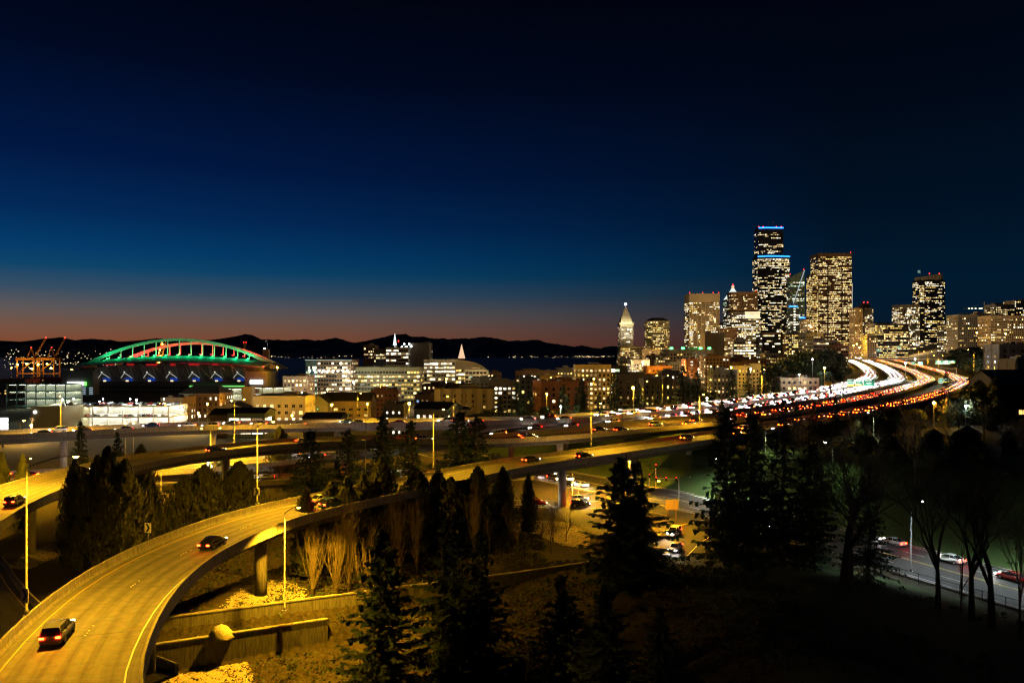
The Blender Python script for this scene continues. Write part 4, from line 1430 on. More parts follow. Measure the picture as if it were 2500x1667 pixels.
r, H, w = bld('office_block', 'black glass block with orange cornice below the tallest skyscraper', 1861, 1911, 812, 1150, 30, 'black', 4.2, 3.0, .9, .45, .22, 'wht,warm', base=8)
mb = MB(); mb.box((-2, -.4, H - 1.2), (w * .95, .9, 2.2)); mb.build('cornice', M['w_tan'], r)
bld('office_block', 'dark block with a blue white sign beside the black glass block', 1905, 1930, 820, 1180, 26, 'brown', 4, 2.8, .7, .45, .3, 'warm', base=8)
bld('apartment_block', 'yellow lit block below the glass sail tower', 1932, 1962, 812, 1120, 24, 'dgrey', 3.4, 2.6, .7, .55, .6, 'yel,warm', base=8)
bld('office_block', 'pale slim block between the glass tower and the brown tower', 1962, 1974, 782, 1500, 20, 'cream', 3.6, 2.4, .6, .5, .5, 'warm', base=8)
bld('office_block', 'pale low block left of the brown tower foot', 1972, 1988, 790, 1450, 20, 'cream', 3.6, 2.4, .6, .5, .5, 'warm,wht', base=8)
bld('office_block', 'grey louvred block with long dark bands left of the freeway', 1985, 2046, 830, 980, 36, 'grey', 4.4, 4, .9, .4, .1, 'warm', base=8, relief=.6)
bld('office_block', 'low grey block stepping down before the brown tower', 1968, 2010, 812, 1080, 28, 'grey', 4.2, 3.5, .8, .4, .1, 'warm', base=8)
bld('office_block', 'lit block behind the grey louvred block', 2040, 2072, 842, 960, 24, 'brown', 3.8, 2.8, .8, .5, .55, 'warm', base=10)
bld('office_block', 'pale panel block by the freeway with few lights', 2117, 2140, 818, 1250, 20, 'grey', 3.8, 3, .6, .5, .1, 'warm', base=14)
bld('office_block', 'low white lit block right below the old courthouse tower', 1752, 1793, 838, 1280, 26, 'cream', 3.8, 2.8, .8, .5, .7, 'yel,warm', base=5, relief=.5)
# ---- nearer blocks below downtown
r, H, w = bld('courthouse', 'broad pale courthouse with green lights on its roof', 1634, 1742, 853, 960, 40, 'cream', 4.4, 4.2, .45, .5, .3, 'warm,yel', base=-2, roof='roof_d')
for k, x in enumerate((-.44, -.18, .22, .42)):
    mb = MB(); mb.box((x * w, 3, H + 1.6), (3.2, 3.2, 2.4)); mb.tube([(x * w, 3, H - 1), (x * w, 3, H + .4)], .3, 5); mb.build('roof_floodlight', E_green, r)
bld('apartment_tower', 'dark brick tower with a central strip of lit windows', 1722, 1782, 868, 700, 22, 'brown', 3.1, 3.0, .5, .5, .4, 'warm,wht', base=-2, relief=.4)
bld('apartment_block', 'pale block with scattered bright windows left of the brick chimney block', 1634, 1678, 882, 820, 22, 'cream', 3.2, 2.8, .45, .5, .35, 'warm,wht', base=-4)
bld('apartment_block', 'windowless rust block between the pale blocks', 1674, 1704, 876, 740, 20, 'rust', 3.4, 8, .2, .4, .5, 'wht', base=-4)
bld('apartment_block', 'pale block with lit rows beside the brick tower', 1700, 1726, 862, 780, 20, 'cream', 3.2, 2.8, .5, .5, .4, 'warm,wht', base=-4)
bld('hotel', 'tall cream hotel with bright window columns', 1540, 1586, 878, 760, 22, 'cream', 3.1, 2.6, .5, .5, .5, 'warm,wht', base=-8)
bld('apartment_block', 'cream block left of the hotel with a row of stair lights', 1512, 1542, 874, 800, 20, 'beige', 3.1, 2.6, .5, .5, .35, 'yel,warm', base=-8)
bld('apartment_block', 'dark block with bright window columns behind the orange block', 1584, 1606, 868, 860, 20, 'brown', 3.1, 2.4, .5, .5, .55, 'warm,wht', base=-8)
bld('apartment_block', 'yellow lit narrow block left of the courthouse', 1606, 1636, 866, 840, 20, 'beige', 3.1, 2.4, .6, .5, .6, 'yel,warm', base=-8)
bld('brick_block', 'low orange lit brick block below the hotel', 1580, 1640, 893, 660, 20, 'rust', 3.4, 3.2, .5, .5, .25, 'yel', base=-8)
bld('office_building', 'white framed office with dark glass bays and yellow centre', 1406, 1492, 890, 600, 24, 'beige', 3.7, 3.4, .5, .5, .6, 'yel,warm', base=-9, relief=.3)
bld('office_building', 'dark glass wing of the white framed office', 1490, 1526, 893, 605, 20, 'black', 3.7, 3.0, .85, .55, .2, 'grn,wht', base=-9)
bld('warehouse', 'long low cream warehouse behind the dark conifers', 1505, 1615, 914, 520, 22, 'tan', 3.6, 5, .25, .5, .2, 'yel', base=-4, roof='roof_d')
bld('low_building', 'dark low building with hipped roof below the warehouse', 1572, 1652, 925, 460, 18, 'grey', 3.4, 3.0, .3, .5, .1, 'yel', base=0, roof='roof_d')
bld('low_building', 'dark block with small bright windows right of the warehouse', 1617, 1660, 906, 540, 18, 'dgrey', 3.2, 2.6, .4, .5, .5, 'wht,warm', base=-2, roof='roof_d')
bld('brick_building', 'rust brown block with bay windows behind the viaduct conifers', 1320, 1438, 930, 400, 20, 'rust', 3.2, 4.2, .35, .5, .22, 'yel,warm', base=-4, roof='roof_d', rot=12, relief=.3)
bld('low_building', 'grey stair block left of the rust brown block', 1268, 1312, 922, 470, 18, 'grey', 3.2, 3.2, .4, .5, .15, 'yel', base=-6)
bld('warehouse', 'long brick hall with bright window rows by the water', 1258, 1362, 904, 760, 26, 'brown', 3.8, 3.4, .6, .55, .6, 'warm,wht', base=-12, roof='roof_d')
bld('brick_building', 'orange lit brick block behind the long brick hall', 1358, 1408, 898, 800, 20, 'tan', 3.6, 3.2, .5, .5, .5, 'yel', base=-12)
bld('low_building', 'low white walled sheds below the brick hall', 1362, 1410, 920, 640, 18, 'white', 3.4, 3.6, .8, .4, .5, 'wht,warm', base=-10)
bld('brick_building', 'yellow lit block between the sheds and brick hall', 1320, 1362, 916, 680, 16, 'tan', 3.4, 3.4, .4, .45, .3, 'yel', base=-10)
bld('low_building', 'small orange lit block left of the brick hall', 1188, 1224, 908, 760, 18, 'brown', 3.4, 3.0, .5, .5, .5, 'yel,warm', base=-12)
bld('low_building', 'low yellow and dark row of shops before the curved office', 1192, 1262, 930, 560, 18, 'beige', 3.4, 3.6, .6, .5, .45, 'wht,yel', base=-9)
bld('low_building', 'dark flat block in front of the low row of shops', 1150, 1215, 922, 640, 18, 'dgrey', 3.4, 3.4, .5, .5, .25, 'warm', base=-9)
for i_, (a, b, t_, Y_, wl_, li, lb) in enumerate(((1800, 1890, 893, 640, 'olive', .12, 'long cream block glowing yellow behind the conifers left of the freeway'), (1775, 1830, 872, 760, 'brown', .35, 'dark brown flats right of the brick tower'), (1828, 1872, 876, 800, 'rust', .4, 'rust flats with orange lights below the cream grid block'),
                                            (1868, 1902, 862, 840, 'tan', .45, 'yellow lit flats below the black glass block'), (1895, 1935, 870, 780, 'brown', .5, 'dark flats with bright porch lights near the park trees'), (1740, 1800, 902, 600, 'dgrey', .4, 'dark low flats with small lights before the brick tower'),
                                            (1786, 1850, 884, 700, 'brown', .5, 'small brown flats with porch lights, right of the dark low flats'), (1660, 1712, 926, 440, 'tan', .05, 'orange walled shed beside the viaduct lamp posts'), (1905, 2000, 922, 420, 'brown', .3, 'long old brick hall beside the freeway left of the green signs'))):
    bld('low_building', lb, a, b, t_, Y_, 18, wl_, 3.2, 3.0, .45, .5, li, 'warm,yel', base=-6 if Y_ > 500 else 2, roof='roof_d')
# ---- right hill
for a, b, t_, Y_, wl_, li, lb in ((2338, 2392, 768, 1150, 'grey', .35, 'grey hospital wing with dark ribs at the left of the hill'), (2392, 2420, 764, 1160, 'cream', .45, 'pale hospital wing in the middle of the hill'), (2418, 2500, 770, 1100, 'beige', .4, 'long hospital wing above the dark trees at the right edge'),
                              (2430, 2478, 742, 1300, 'grey', .35, 'grey hospital tower behind the long wing'), (2476, 2530, 733, 1320, 'tan', .55, 'hospital tower cut by the right edge'), (2312, 2340, 790, 1250, 'dgrey', .5, 'small dark block with a blue sign left of the hospital')):
    bld('hospital_building', lb, a, b, t_, Y_, 30, wl_, 3.8, 3.0, .5, .5, li, 'warm,wht,yel', base=40)
r = empty('tower_crane', D(2403, 775, 1230), 'tower crane with a lit jib above the hospital', 'crane')
z0_ = r.location.z
mb = MB(); mb.tube([(0, 0, -10), (0, 0, 26)], .9, 4); mb.build('mast', M['steel'], r)
mb = MB(); mb.tube([(-34, 0, 15), (14, 0, 15)], .8, 4); mb.tube([(0, 0, 25), (-26, 0, 15.6)], .2, 4); mb.build('jib', M['steel'], r)
mb = MB()
for x in (-26, -21, -15, -8, -5): mb.box((x, -.9, 15), (2.6, .8, .9))
mb.build('jib_lights', emat('jib_lamp', (1, .95, .7), 4), r)
r, H, w = bld('house', 'white walled house with lit porch high on the right', 2440, 2530, 840, 420, 14, 'grey', 3.2, 5, .3, .45, .2, 'warm', roof='roof_d', base=None, ph=False)
r, H, w = bld('house', 'tall narrow house with three lit windows at the right edge', 2481, 2530, 876, 260, 10, 'tan', 3.0, 4.2, .5, .5, .9, 'warm,yel', roof='roof_d', ph=False, indiv=True)
# gabled house
def gable(name, label, px0, px1, yeave, yridge, Y, dep, wall, roofm='roof_d', base=None, along=True, rot=0, win=None):
    w = (px1 - px0) / F * Y
    cx = ((px0 + px1) / 2 - 1250) / F * Y
    ze, zr = CH - (yeave - HOR) * Y / F, CH - (yridge - HOR) * Y / F
    zb = (hz(cx, Y) if base is None else base) - 1.5
    root = empty(name, (cx, Y, zb), label, 'building', None, R(rot))
    he, hr = ze - zb, zr - zb
    wm = M['w_' + wall]
    mb = MB(); mb.prism(rect(w, dep), 0, he)
    if along:
        for s_ in (-1, 1): mb.face([(s_ * w / 2, 0, he), (s_ * w / 2, dep, he), (s_ * w / 2, dep / 2, hr - .1)][::s_])
    else:
        for y in (0, dep): mb.face([(-w / 2, y, he), (w / 2, y, he), (0, y, hr - .1)][::1 if y == 0 else -1])
    mb.build('wall', wm, root)
    mb = MB()
    o = .6
    if along:
        for y0, y1 in ((-o, dep / 2), (dep + o, dep / 2)):
            k = (hr - he) / (dep / 2) * o
            mb.face([(-w / 2 - o, y0, he - k), (w / 2 + o, y0, he - k), (w / 2 + o, y1, hr), (-w / 2 - o, y1, hr)])
            mb.face([(-w / 2 - o, y0, he - k + .25), (w / 2 + o, y0, he - k + .25), (w / 2 + o, y1, hr + .25), (-w / 2 - o, y1, hr + .25)])
            mb.face([(-w / 2 - o, y0, he - k), (w / 2 + o, y0, he - k), (w / 2 + o, y0, he - k + .25), (-w / 2 - o, y0, he - k + .25)])
    else:
        for x0 in (-w / 2 - o, w / 2 + o):
            k = (hr - he) / (w / 2) * o
            for up in (0, .25):
                mb.face([(x0, -o, he - k + up), (0, -o, hr + up), (0, dep + o, hr + up), (x0, dep + o, he - k + up)])
            mb.face([(x0, -o, he - k), (0, -o, hr), (0, -o, hr + .25), (x0, -o, he - k + .25)])
    mb.build('roof', M[roofm], root)
    if win:
        facade(root, rect(w, dep), 1.5, he, *win, relief=0, wallm=wm, indiv=True)
    return root, he, w


gable('house', 'dark house with pale gable roof at the right edge', 2432, 2560, 930, 905, 235, 14, 'dgrey', roofm='roof_m', win=(3.2, 4.5, .45, .45, .5, 'yel,dim'))
# ---- middle left
r, H, w = bld('office_building', 'dark green glass office with lit roof edge right of the stadium', 748, 857, 878, 700, 36, 'brown', 4.0, 2.6, .8, .5, .5, 'warm,wht', base=-11, relief=.3)
mb = MB(); mb.prism([(-w / 2 - .6, -.7), (-w / 2 + w * .24, -.7), (-w / 2 + w * .24, 20), (-w / 2 - .6, 20)], 0, H - 1.0); mb.build('glass_corner', M['w_teal'], r)
facade(r, [(-w / 2 - .6, -.7), (-w / 2 + w * .24, -.7), (-w / 2 + w * .24, 20), (-w / 2 - .6, 20)], 2, H - 1.5, 4.0, 2.0, .85, .6, .55, 'grn,wht', .3, 0, M['w_teal'])
mb = MB(); mb.box((0, -1.0, H - .3), (w + 2, 1.2, .5)); mb.build('lit_cornice', emat('cornice_light', (.8, 1, .8), .5), r)
mb = MB()
for k in range(9): mb.box((-w * .42 + w * .105 * k, -.9, H - 10.5), (.8, .8, .8))
mb.build('terrace_lamps', E_wht, r)
bld('office_building', 'long low office with yellow lit floors beside the green glass one', 857, 1026, 896, 720, 30, 'olive', 4.0, 3.0, .8, .5, .55, 'yel,warm', base=-12, relief=.35, run=.6)
r, H, w = bld('office_building', 'tall office with blazing white floors and lit mast', 942, 998, 848, 950, 30, 'white', 4.2, 3.2, .95, .5, .9, 'wht', base=-12, ph=False, relief=.4, run=.8, pil=False)
mb = MB(); mb.prism([(w * .5, 2), (w * .5 + 26, 2), (w * .5 + 26, 28), (w * .5, 28)], 0, H + 6); mb.build('plain_wing', M['w_grey'], r)
mb = MB(); mb.prism([(-w * .5 - 16, 2), (-w * .5, 2), (-w * .5, 28), (-w * .5 - 16, 28)], 0, H - 2); mb.build('dark_wing', M['w_dgrey'], r)
facade(r, [(-w * .5 - 16, 2), (-w * .5, 2), (-w * .5, 28), (-w * .5 - 16, 28)], 3, H - 4, 4.0, 2.6, .7, .5, .45, 'wht,warm', .4, .2, M['w_dgrey'])
mb = MB(); mb.grid([[(-.15 * w + math.cos(a) * s_, 8 + math.sin(a) * s_, H + z) for a in (0, 1.57, 3.14, 4.71)] for s_, z in ((2.4, 3), (2.0, 5), (.25, 18))], close=True, caps=True); mb.tube([(-.15 * w, 8, H - 1), (-.15 * w, 8, H + 3)], .4, 5)
mb.build('lit_mast', emat('white_mast', (.9, 1, 1), 1.6), r)
mb = MB()
for k in range(5): mb.box((w * (.2 + .1 * k), 2, H + 1.5 + (k % 2) * 3), (1.1, 1.1, 1.1))
mb.build('roof_floodlights', E_wht, r); beacon(r, w * .02, 6, H + 6)
bld('office_building', 'dark block with scattered lights right of the blazing white office', 1018, 1051, 838, 970, 26, 'dgrey', 3.8, 2.6, .6, .5, .3, 'wht,warm', base=-12)
bld('office_building', 'dark slim block left of the blazing white office', 887, 916, 842, 980, 24, 'brown', 3.8, 2.6, .6, .5, .3, 'warm', base=-12)
r, H, w = bld('office_building', 'pale office with rounded glass end below the lit spire', 1034, 1112, 877, 760, 34, 'white', 4.0, 2.8, .85, .5, .7, 'wht,warm', base=-12, relief=.4, ph=False)
arc = [(w * .5, 0)] + [(w * .5 + 34 * math.sin(k * PI / 16), 0) for k in range(1, 9)]
mb = MB()
for k in range(8):
    x0_, x1_ = w * .5 + 34 * k / 8, w * .5 + 34 * (k + 1) / 8
    h0, h1 = H - 1 - 16 * (1 - math.sqrt(1 - (k / 8) ** 2)), H - 1 - 16 * (1 - math.sqrt(max(0, 1 - ((k + 1) / 8) ** 2)))
    mb.face([(x0_, 1, 0), (x1_, 1, 0), (x1_, 1, h1), (x0_, 1, h0)]); mb.face([(x0_, 1, h0), (x1_, 1, h1), (x1_, 30, h1), (x0_, 30, h0)])
mb.face([(w * .5 + 34, 1, 0), (w * .5 + 34, 30, 0), (w * .5 + 34, 30, H - 17), (w * .5 + 34, 1, H - 17)])
mb.build('rounded_end', M['w_beige'], r)
facade(r, [(w * .5, .9), (w * .5 + 30, .9), (w * .5 + 30, 30), (w * .5, 30)], 3, H - 8, 4.0, 2.6, .85, .5, .65, 'yel,wht', .3, 0, M['w_beige'])
mb = MB(); mb.tube([(w * .5 + 34 * math.sin(k * PI / 24), .6, H - 1 - 16 * (1 - math.cos(k * PI / 24))) for k in range(13)], .6, 5); mb.build('rim', M['w_cream'], r)
bld('office_building', 'low white framed block at the foot of the rounded office', 1134, 1190, 902, 700, 20, 'white', 4.0, 3.2, .85, .5, .6, 'wht,grn', base=-12, relief=.4)
r = empty('clock_tower', D(1127, 880, 1000) - Vector((0, 0, 32)), 'old clock tower with orange lit pointed roof', 'tower')
mb = MB(); mb.box((0, 0, 16), (8, 8, 38)); mb.build('shaft', M['w_brick'], r)
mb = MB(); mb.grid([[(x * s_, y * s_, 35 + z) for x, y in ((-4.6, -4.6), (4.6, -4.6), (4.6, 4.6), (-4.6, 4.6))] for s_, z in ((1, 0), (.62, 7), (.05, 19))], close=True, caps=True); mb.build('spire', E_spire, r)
mb = MB(); mb.tube([(0, -4.3, 29), (0, -4.1, 29)], 3.2, 20); mb.build('clock_face', emat('clock_dial', (1, 1, .92), 4), r)
# ---- near row
r, H, w = bld('apartment_building', 'cream apartment house with bright windows beside the green shed', 617, 746, 966, 400, 20, 'cream', 3.6, 3.6, .42, .45, .55, 'wht,warm,yel', base=-5, roof='roof_d', indiv=True, relief=0)
r, H, w = bld('apartment_building', 'large cream apartment house with projecting bays', 1060, 1206, 948, 440, 22, 'beige', 3.3, 3.4, .38, .42, .38, 'yel,warm', base=-4, roof='roof_d', indiv=True, relief=0)
for k in range(6):
    mb = MB(); mb.box((-w * .44 + k * w * .175, -.35, H * .5), (3.0, .72, H - .4)); mb.build('bay', M['w_cream'], r)
gable('school_building', 'grey school with a sloping row of lit windows', 1008, 1094, 998, 984, 330, 18, 'grey', base=-3, rot=-16, win=(4.2, 3.0, .42, .4, .95, 'grn,wht'))
bld('school_wing', 'dark flat roofed school wing with a tan front', 1086, 1150, 1000, 332, 18, 'tan', 3.4, 4.0, .3, .4, .2, 'wht', base=-3, roof='roof_d', ph=False, indiv=True)
gable('shed', 'pale green shed with dark roof and a long bright window wall', 555, 645, 1008, 998, 350, 16, 'green', base=-3, win=(4.6, 5.0, .88, .62, .95, 'wht'))
gable('house', 'dark shed roof left of the pale green shed', 512, 556, 1012, 1000, 356, 14, 'brown', base=-3)
gable('long_building', 'long dark gabled hall with yellow lit side', 790, 905, 978, 960, 430, 16, 'tan', base=-5, win=(3.4, 4.0, .5, .42, .5, 'yel,warm'))
gable('house', 'grey gabled house at the left end of the long hall', 755, 800, 982, 964, 420, 18, 'grey', base=-5, along=False)
gable('low_building', 'dark low shed just above the viaduct below the long hall', 740, 830, 1020, 1010, 330, 14, 'dgrey', base=-2)
gable('house', 'gabled cream house with a round attic window before the tower slab', 530, 596, 996, 983, 420, 14, 'cream', base=-6, along=False, win=(3.4, 3.0, .4, .4, .3, 'yel'))
bld('low_building', 'row of small red brick houses behind the long gabled hall', 905, 970, 950, 520, 16, 'brick', 3.2, 3.0, .4, .45, .4, 'wht,yel', base=-8, roof='roof_d')
bld('low_building', 'grey walled block with a row of tiny lights left of the school', 935, 985, 985, 360, 16, 'grey', 3.2, 2.4, .3, .35, .6, 'wht', base=-4, roof='roof_d', ph=False)
bld('low_building', 'dim brick block behind the large cream apartment house', 1012, 1062, 962, 480, 16, 'brown', 3.2, 3.0, .4, .45, .3, 'yel,blu', base=-6, roof='roof_d')
bld('low_building', 'dark rooftops between the rounded office and the apartment house', 1030, 1150, 938, 560, 20, 'brown', 3.3, 3.2, .4, .45, .2, 'warm', base=-8, roof='roof_d')
r, H, w = bld('station_building', 'old brick station with dark hipped roof below the stadium', 440, 536, 958, 500, 24, 'brown', 3.9, 3.6, .34, .5, .3, 'wht,yel', base=-8, roof='roof_d', indiv=True, relief=0, ph=False)
mb = MB(); mb.grid([[(x * w * sx, 12 + y * 27 * sy, H + z) for x, y in ((-.52, -.5), (.52, -.5), (.52, .5), (-.52, .5))] for sx, sy, z in ((1, 1, -.6), (.62, .1, 4.5), (.6, .05, 4.6))], close=True, caps=True); mb.build('hip_roof', M['roof_d'], r)
bld('brick_building', 'brick wing with paired bright windows left of the old station', 392, 446, 970, 470, 20, 'brown', 3.8, 3.6, .34, .5, .55, 'wht', base=-7, roof='roof_d', indiv=True, relief=0, ph=False)
bld('tower_slab', 'plain yellow lit stair tower between two parking decks', 592, 614, 944, 520, 8, 'tan', win=False, base=-8, ph=False)
bld('office_building', 'dim brown office between the stadium sign and the green glass office', 690, 750, 918, 620, 24, 'brown', 3.6, 3.2, .5, .45, .25, 'warm,dim', base=-10)


def garage(name, label, px0, px1, ytop, Y, dep, wall, levels, lit_m, bay=8.0, base=None, rot=0, cars=0, roofcars=0):
    w = (px1 - px0) / F * Y
    cx = ((px0 + px1) / 2 - 1250) / F * Y
    zt = CH - (ytop - HOR) * Y / F
    zb = (hz(cx, Y) if base is None else base) - 1
    root = empty(name, (cx, Y, zb), label, 'parking garage', None, R(rot))
    H = zt - zb
    lh = H / (levels + .35)
    wm = M['w_' + wall]
    for k in range(levels + 1):
        z = H - k * lh
        mb = MB(); mb.box((0, dep / 2, z - .2), (w, dep, .4)); mb.build('floor_slab', wm, root)
        mb = MB(); mb.box((0, -.12, z + .12), (w + .1, .24, .7)); mb.build('guard_wall', wm, root)
    mb = MB(); mb.box((0, dep - .3, H / 2 - .3), (w - .1, .5, H - .8)); mb.build('back_wall', M['w_white'], root)
    nb_ = int(w / bay)
    for k in range(nb_ + 1):
        mb = MB(); mb.box((-w / 2 + .4 + k * (w - .8) / nb_, .5, H / 2 - .3), (.55, .55, H - .5)); mb.build('column', wm, root)
    mb = MB()
    for k in range(levels):
        z = H - k * lh - .48
        for i in range(nb_):
            for yy in (2.0, dep * .45, dep - 2):
                mb.box((-w / 2 + .4 + (i + .5) * (w - .8) / nb_, yy, z), (bay * .62, .35, .08))
    o = mb.build('ceiling_lights', lit_m, root); o['kind'] = 'stuff'
    return root, H, lh, w


E_gar = emat('garage_tube', (1, .98, .80), 110)
E_gar2 = emat('garage_tube_dim', (.92, 1, .72), 26)
G1 = garage('parking_garage', 'brightly lit open parking garage full of cars behind the viaduct', 150, 412, 992, 420, 24, 'white', 2, E_gar, base=-7)
G2 = garage('parking_garage', 'dim greenish open parking garage left of the stadium', 14, 160, 938, 600, 24, 'teal', 4, E_gar2, base=-14)
G3 = garage('parking_garage', 'lit parking decks left of the plain stair tower', 537, 592, 948, 560, 18, 'tan', 4, E_gar2, base=-10)
G4 = garage('parking_garage', 'lit parking decks right of the plain stair tower', 614, 694, 946, 570, 18, 'tan', 4, E_gar2, base=-10)
r, H, w = bld('warehouse', 'windowless olive warehouse wall with a round lamp left of the bright garage', 76, 152, 992, 400, 26, 'olive', win=False, base=-7, ph=False)
mb = MB(); mb.tube([(-w * .36, -.6, H - 3), (-w * .36, -.3, H - 3)], .9, 16); mb.build('wall_lamp', E_sign, r)
bld('warehouse', 'orange lit container stacks and shed below the cranes', -20, 60, 925, 900, 30, 'tan', 3.4, 6, .3, .4, .15, 'yel', base=-14, ph=False)
bld('warehouse', 'long orange lit dock shed behind the dim garage', 55, 165, 922, 980, 30, 'rust', 3.4, 6, .3, .4, .1, 'yel', base=-14, ph=False)
r = empty('billboard', W(6, 1058, -3) if False else D(6, 1058, 300), 'glowing white billboard at the left edge above the viaduct', 'billboard')
mb = MB(); mb.box((0, 0, 4.0), (4.4, .4, 4.8)); mb.build('panel', E_sign, r)
mb = MB(); mb.tube([(0, .4, -22), (0, .4, 3)], .25, 8); mb.build('post', M['steel'], r)

# ------------------------------------------------------------------ stadium
YS = 900.0
SX = lambda px: (px - 1250) / F * YS
SZ = lambda py: CH - (py - HOR) * YS / F
r = empty('stadium', (SX(438), YS, -14), 'stadium with a green lit arch and a red lit arch over its roof', 'stadium')
zb_ = -14


def rel(x, y, z):
    return (x - SX(438), y - YS, z - zb_)


def arch(name, cpx, half, ytop, yend, y, mat_, thick, nh, zbase):
    rings = []
    hang = []
    for k in range(41):
        t = -1 + k / 20
        x = SX(cpx + half * t)
        z = SZ(yend - (yend - ytop) * (1 - t * t))
        th = thick * (1 + .55 * t * t)
        rings.append([rel(x, y - 1.2, z), rel(x, y + 1.2, z), rel(x, y + 1.2, z - th), rel(x, y - 1.2, z - th)])
    mb = MB(); mb.grid(rings, close=True, caps=True); mb.build(name, mat_, r)
    for k in range(nh):
        t = -1 + (k + 1) * 2 / (nh + 1)
        x = SX(cpx + half * t)
        z = SZ(yend - (yend - ytop) * (1 - t * t)) - thick
        zz = zbase(t)
        if z - zz > 1.5:
            mb = MB(); mb.box(rel(x, y, (z + zz) / 2), (1.0, 1.0, z - zz)); mb.build('hanger', mat_, r)
            hang.append((x, y, zz))
    return hang


roofback = lambda t: SZ(884 - 16 * (1 - t * t))
hg = arch('front_arch', 438, 228, 826, 886, YS, M['arch'], 3.1, 15, roofback)
hr_ = arch('rear_arch', 444, 205, 833, 886, YS + 42, M['arch'], 3.4, 14, lambda t: SZ(880 - 14 * (1 - t * t)))
# roof: from under the arch, sloping towards the camera
mb = MB()
rings = []
for k in range(31):
    t = -1 + k / 15
    x = SX(438 + 225 * t)
    rings.append([rel(x, YS + 1, roofback(t)), rel(x, YS - 18, SZ(889 - 14 * (1 - t * t)) + .5), rel(x, YS - 34, CH - (895 - 15 * (1 - t * t) - HOR) * (YS - 34) / F), rel(x, YS - 34, CH - (898.5 - 15 * (1 - t * t) - HOR) * (YS - 34) / F), rel(x, YS + 1, roofback(t) - 2)])
mb.grid(rings, close=True, caps=True)
mb.build('roof', M['roof_st'], r)
mb = MB()
for k in range(1, 30):
    t = -1 + k / 15
    x = SX(438 + 225 * t)
    a = Vector(rel(x, YS + .5, roofback(t) + .12)); b = Vector(rel(x, YS - 18, SZ(889 - 14 * (1 - t * t)) + .62)); c = Vector(rel(x, YS - 34, CH - (895 - 15 * (1 - t * t) - HOR) * (YS - 34) / F + .12))
    mb.tube([a, b, c], .16, 4)
mb.build('roof_seams', M['roof_st'], r)
# bowl: outward leaning stand with steel bracing
mb = MB()
rings = []
for k in range(31):
    t = -1 + k / 15
    x = SX(438 + 214 * t)
    zt_ = CH - (897 - 13 * (1 - t * t) - HOR) * (YS - 30) / F
    rings.append([rel(x, YS - 26, zt_ - 1.5), rel(x, YS - 12, SZ(926)), rel(x, YS - 12, SZ(930)), rel(x, YS + 14, SZ(930)), rel(x, YS + 14, zt_ - 1.5)])
mb.grid(rings, close=True, caps=True)
mb.build('bowl', M['w_grey'], r)
mb = MB()
for k in range(6):
    mb.box(rel(SX(300 + k * 50), YS - 30.5, CH - (890.5 - abs(k - 2.5) * .5 - HOR) * (YS - 31) / F), (random.uniform(6, 13), .4, 2.2))
mb.build('red_lettering', emat('red_letters', (1, .03, .03), .35), r)
n_ = 15
for k in range(n_ + 1):
    t = -.94 + 1.88 * k / n_
    x = SX(438 + 214 * t)
    zt_ = CH - (897 - 13 * (1 - t * t) - HOR) * (YS - 30) / F - 1
    top = Vector(rel(x, YS - 29, zt_)); bot = Vector(rel(x, YS - 14, SZ(930)))
    mb = MB(); mb.tube([top, bot], .55, 5)
    mb.build('raker', M['steel'], r)
    if k < n_:
        t2 = -.94 + 1.88 * (k + 1) / n_
        x2 = SX(438 + 214 * t2)
        top2 = Vector(rel(x2, YS - 29, zt_)); bot2 = Vector(rel(x2, YS - 14, SZ(930)))
        mb = MB(); mb.tube([top, bot2], .25, 4); mb.tube([top2, bot], .25, 4); mb.build('cross_brace', M['steel'], r)
        if k % 2 == 1:
            midp = Vector(rel((x + x2) / 2, YS - 25.5, SZ(909)))
            mb = MB()
            for q in (x, x2): mb.tube([midp, Vector(rel(q, YS - 21, SZ(921)))], .26, 4)
            mb.box(midp + Vector((0, -.6, 1)), (1.5, 1.2, 1.2))
            mb.build('lit_chevron', emat('chevron_lamp', (.95, 1, .85), .6) if k == 1 else bpy.data.materials['chevron_lamp'], r)
            mb = MB(); mb.box(rel((x + x2) / 2, YS - 15, SZ(925)), (9, 1.0, 4)); mb.build('blue_banner', emat('blue_banner', (.02, .09, .6), .35) if k == 1 else bpy.data.materials['blue_banner'], r)
            mb = MB(); mb.box(rel((x + x2) / 2 - 2, YS - 15.6, SZ(930)), (3, .6, 3)); mb.build('lit_gate', T['warm'], r)
# concourse block below
mb = MB(); mb.box(rel(SX(438), YS - 4, (SZ(930) + zb_) / 2), (SX(655) - SX(225), 26, SZ(930) - zb_)); mb.build('concourse', M['w_dgrey'], r)
fpc = [(SX(225) - SX(438), -17.2), (SX(655) - SX(438), -17.2), (SX(655) - SX(438), 8), (SX(225) - SX(438), 8)]
facade(r, fpc, 2, SZ(930) - zb_, 5.2, 4.0, .75, .5, .16, 'grn,wht,warm,blu', .4, .3, M['w_dgrey'])
mb = MB(); mb.box(rel(SX(560), YS - 19, SZ(941)), (SX(640) - SX(478), .8, 1.5)); mb.build('green_ledge', emat('green_strip', (.25, 1, .2), .8), r)
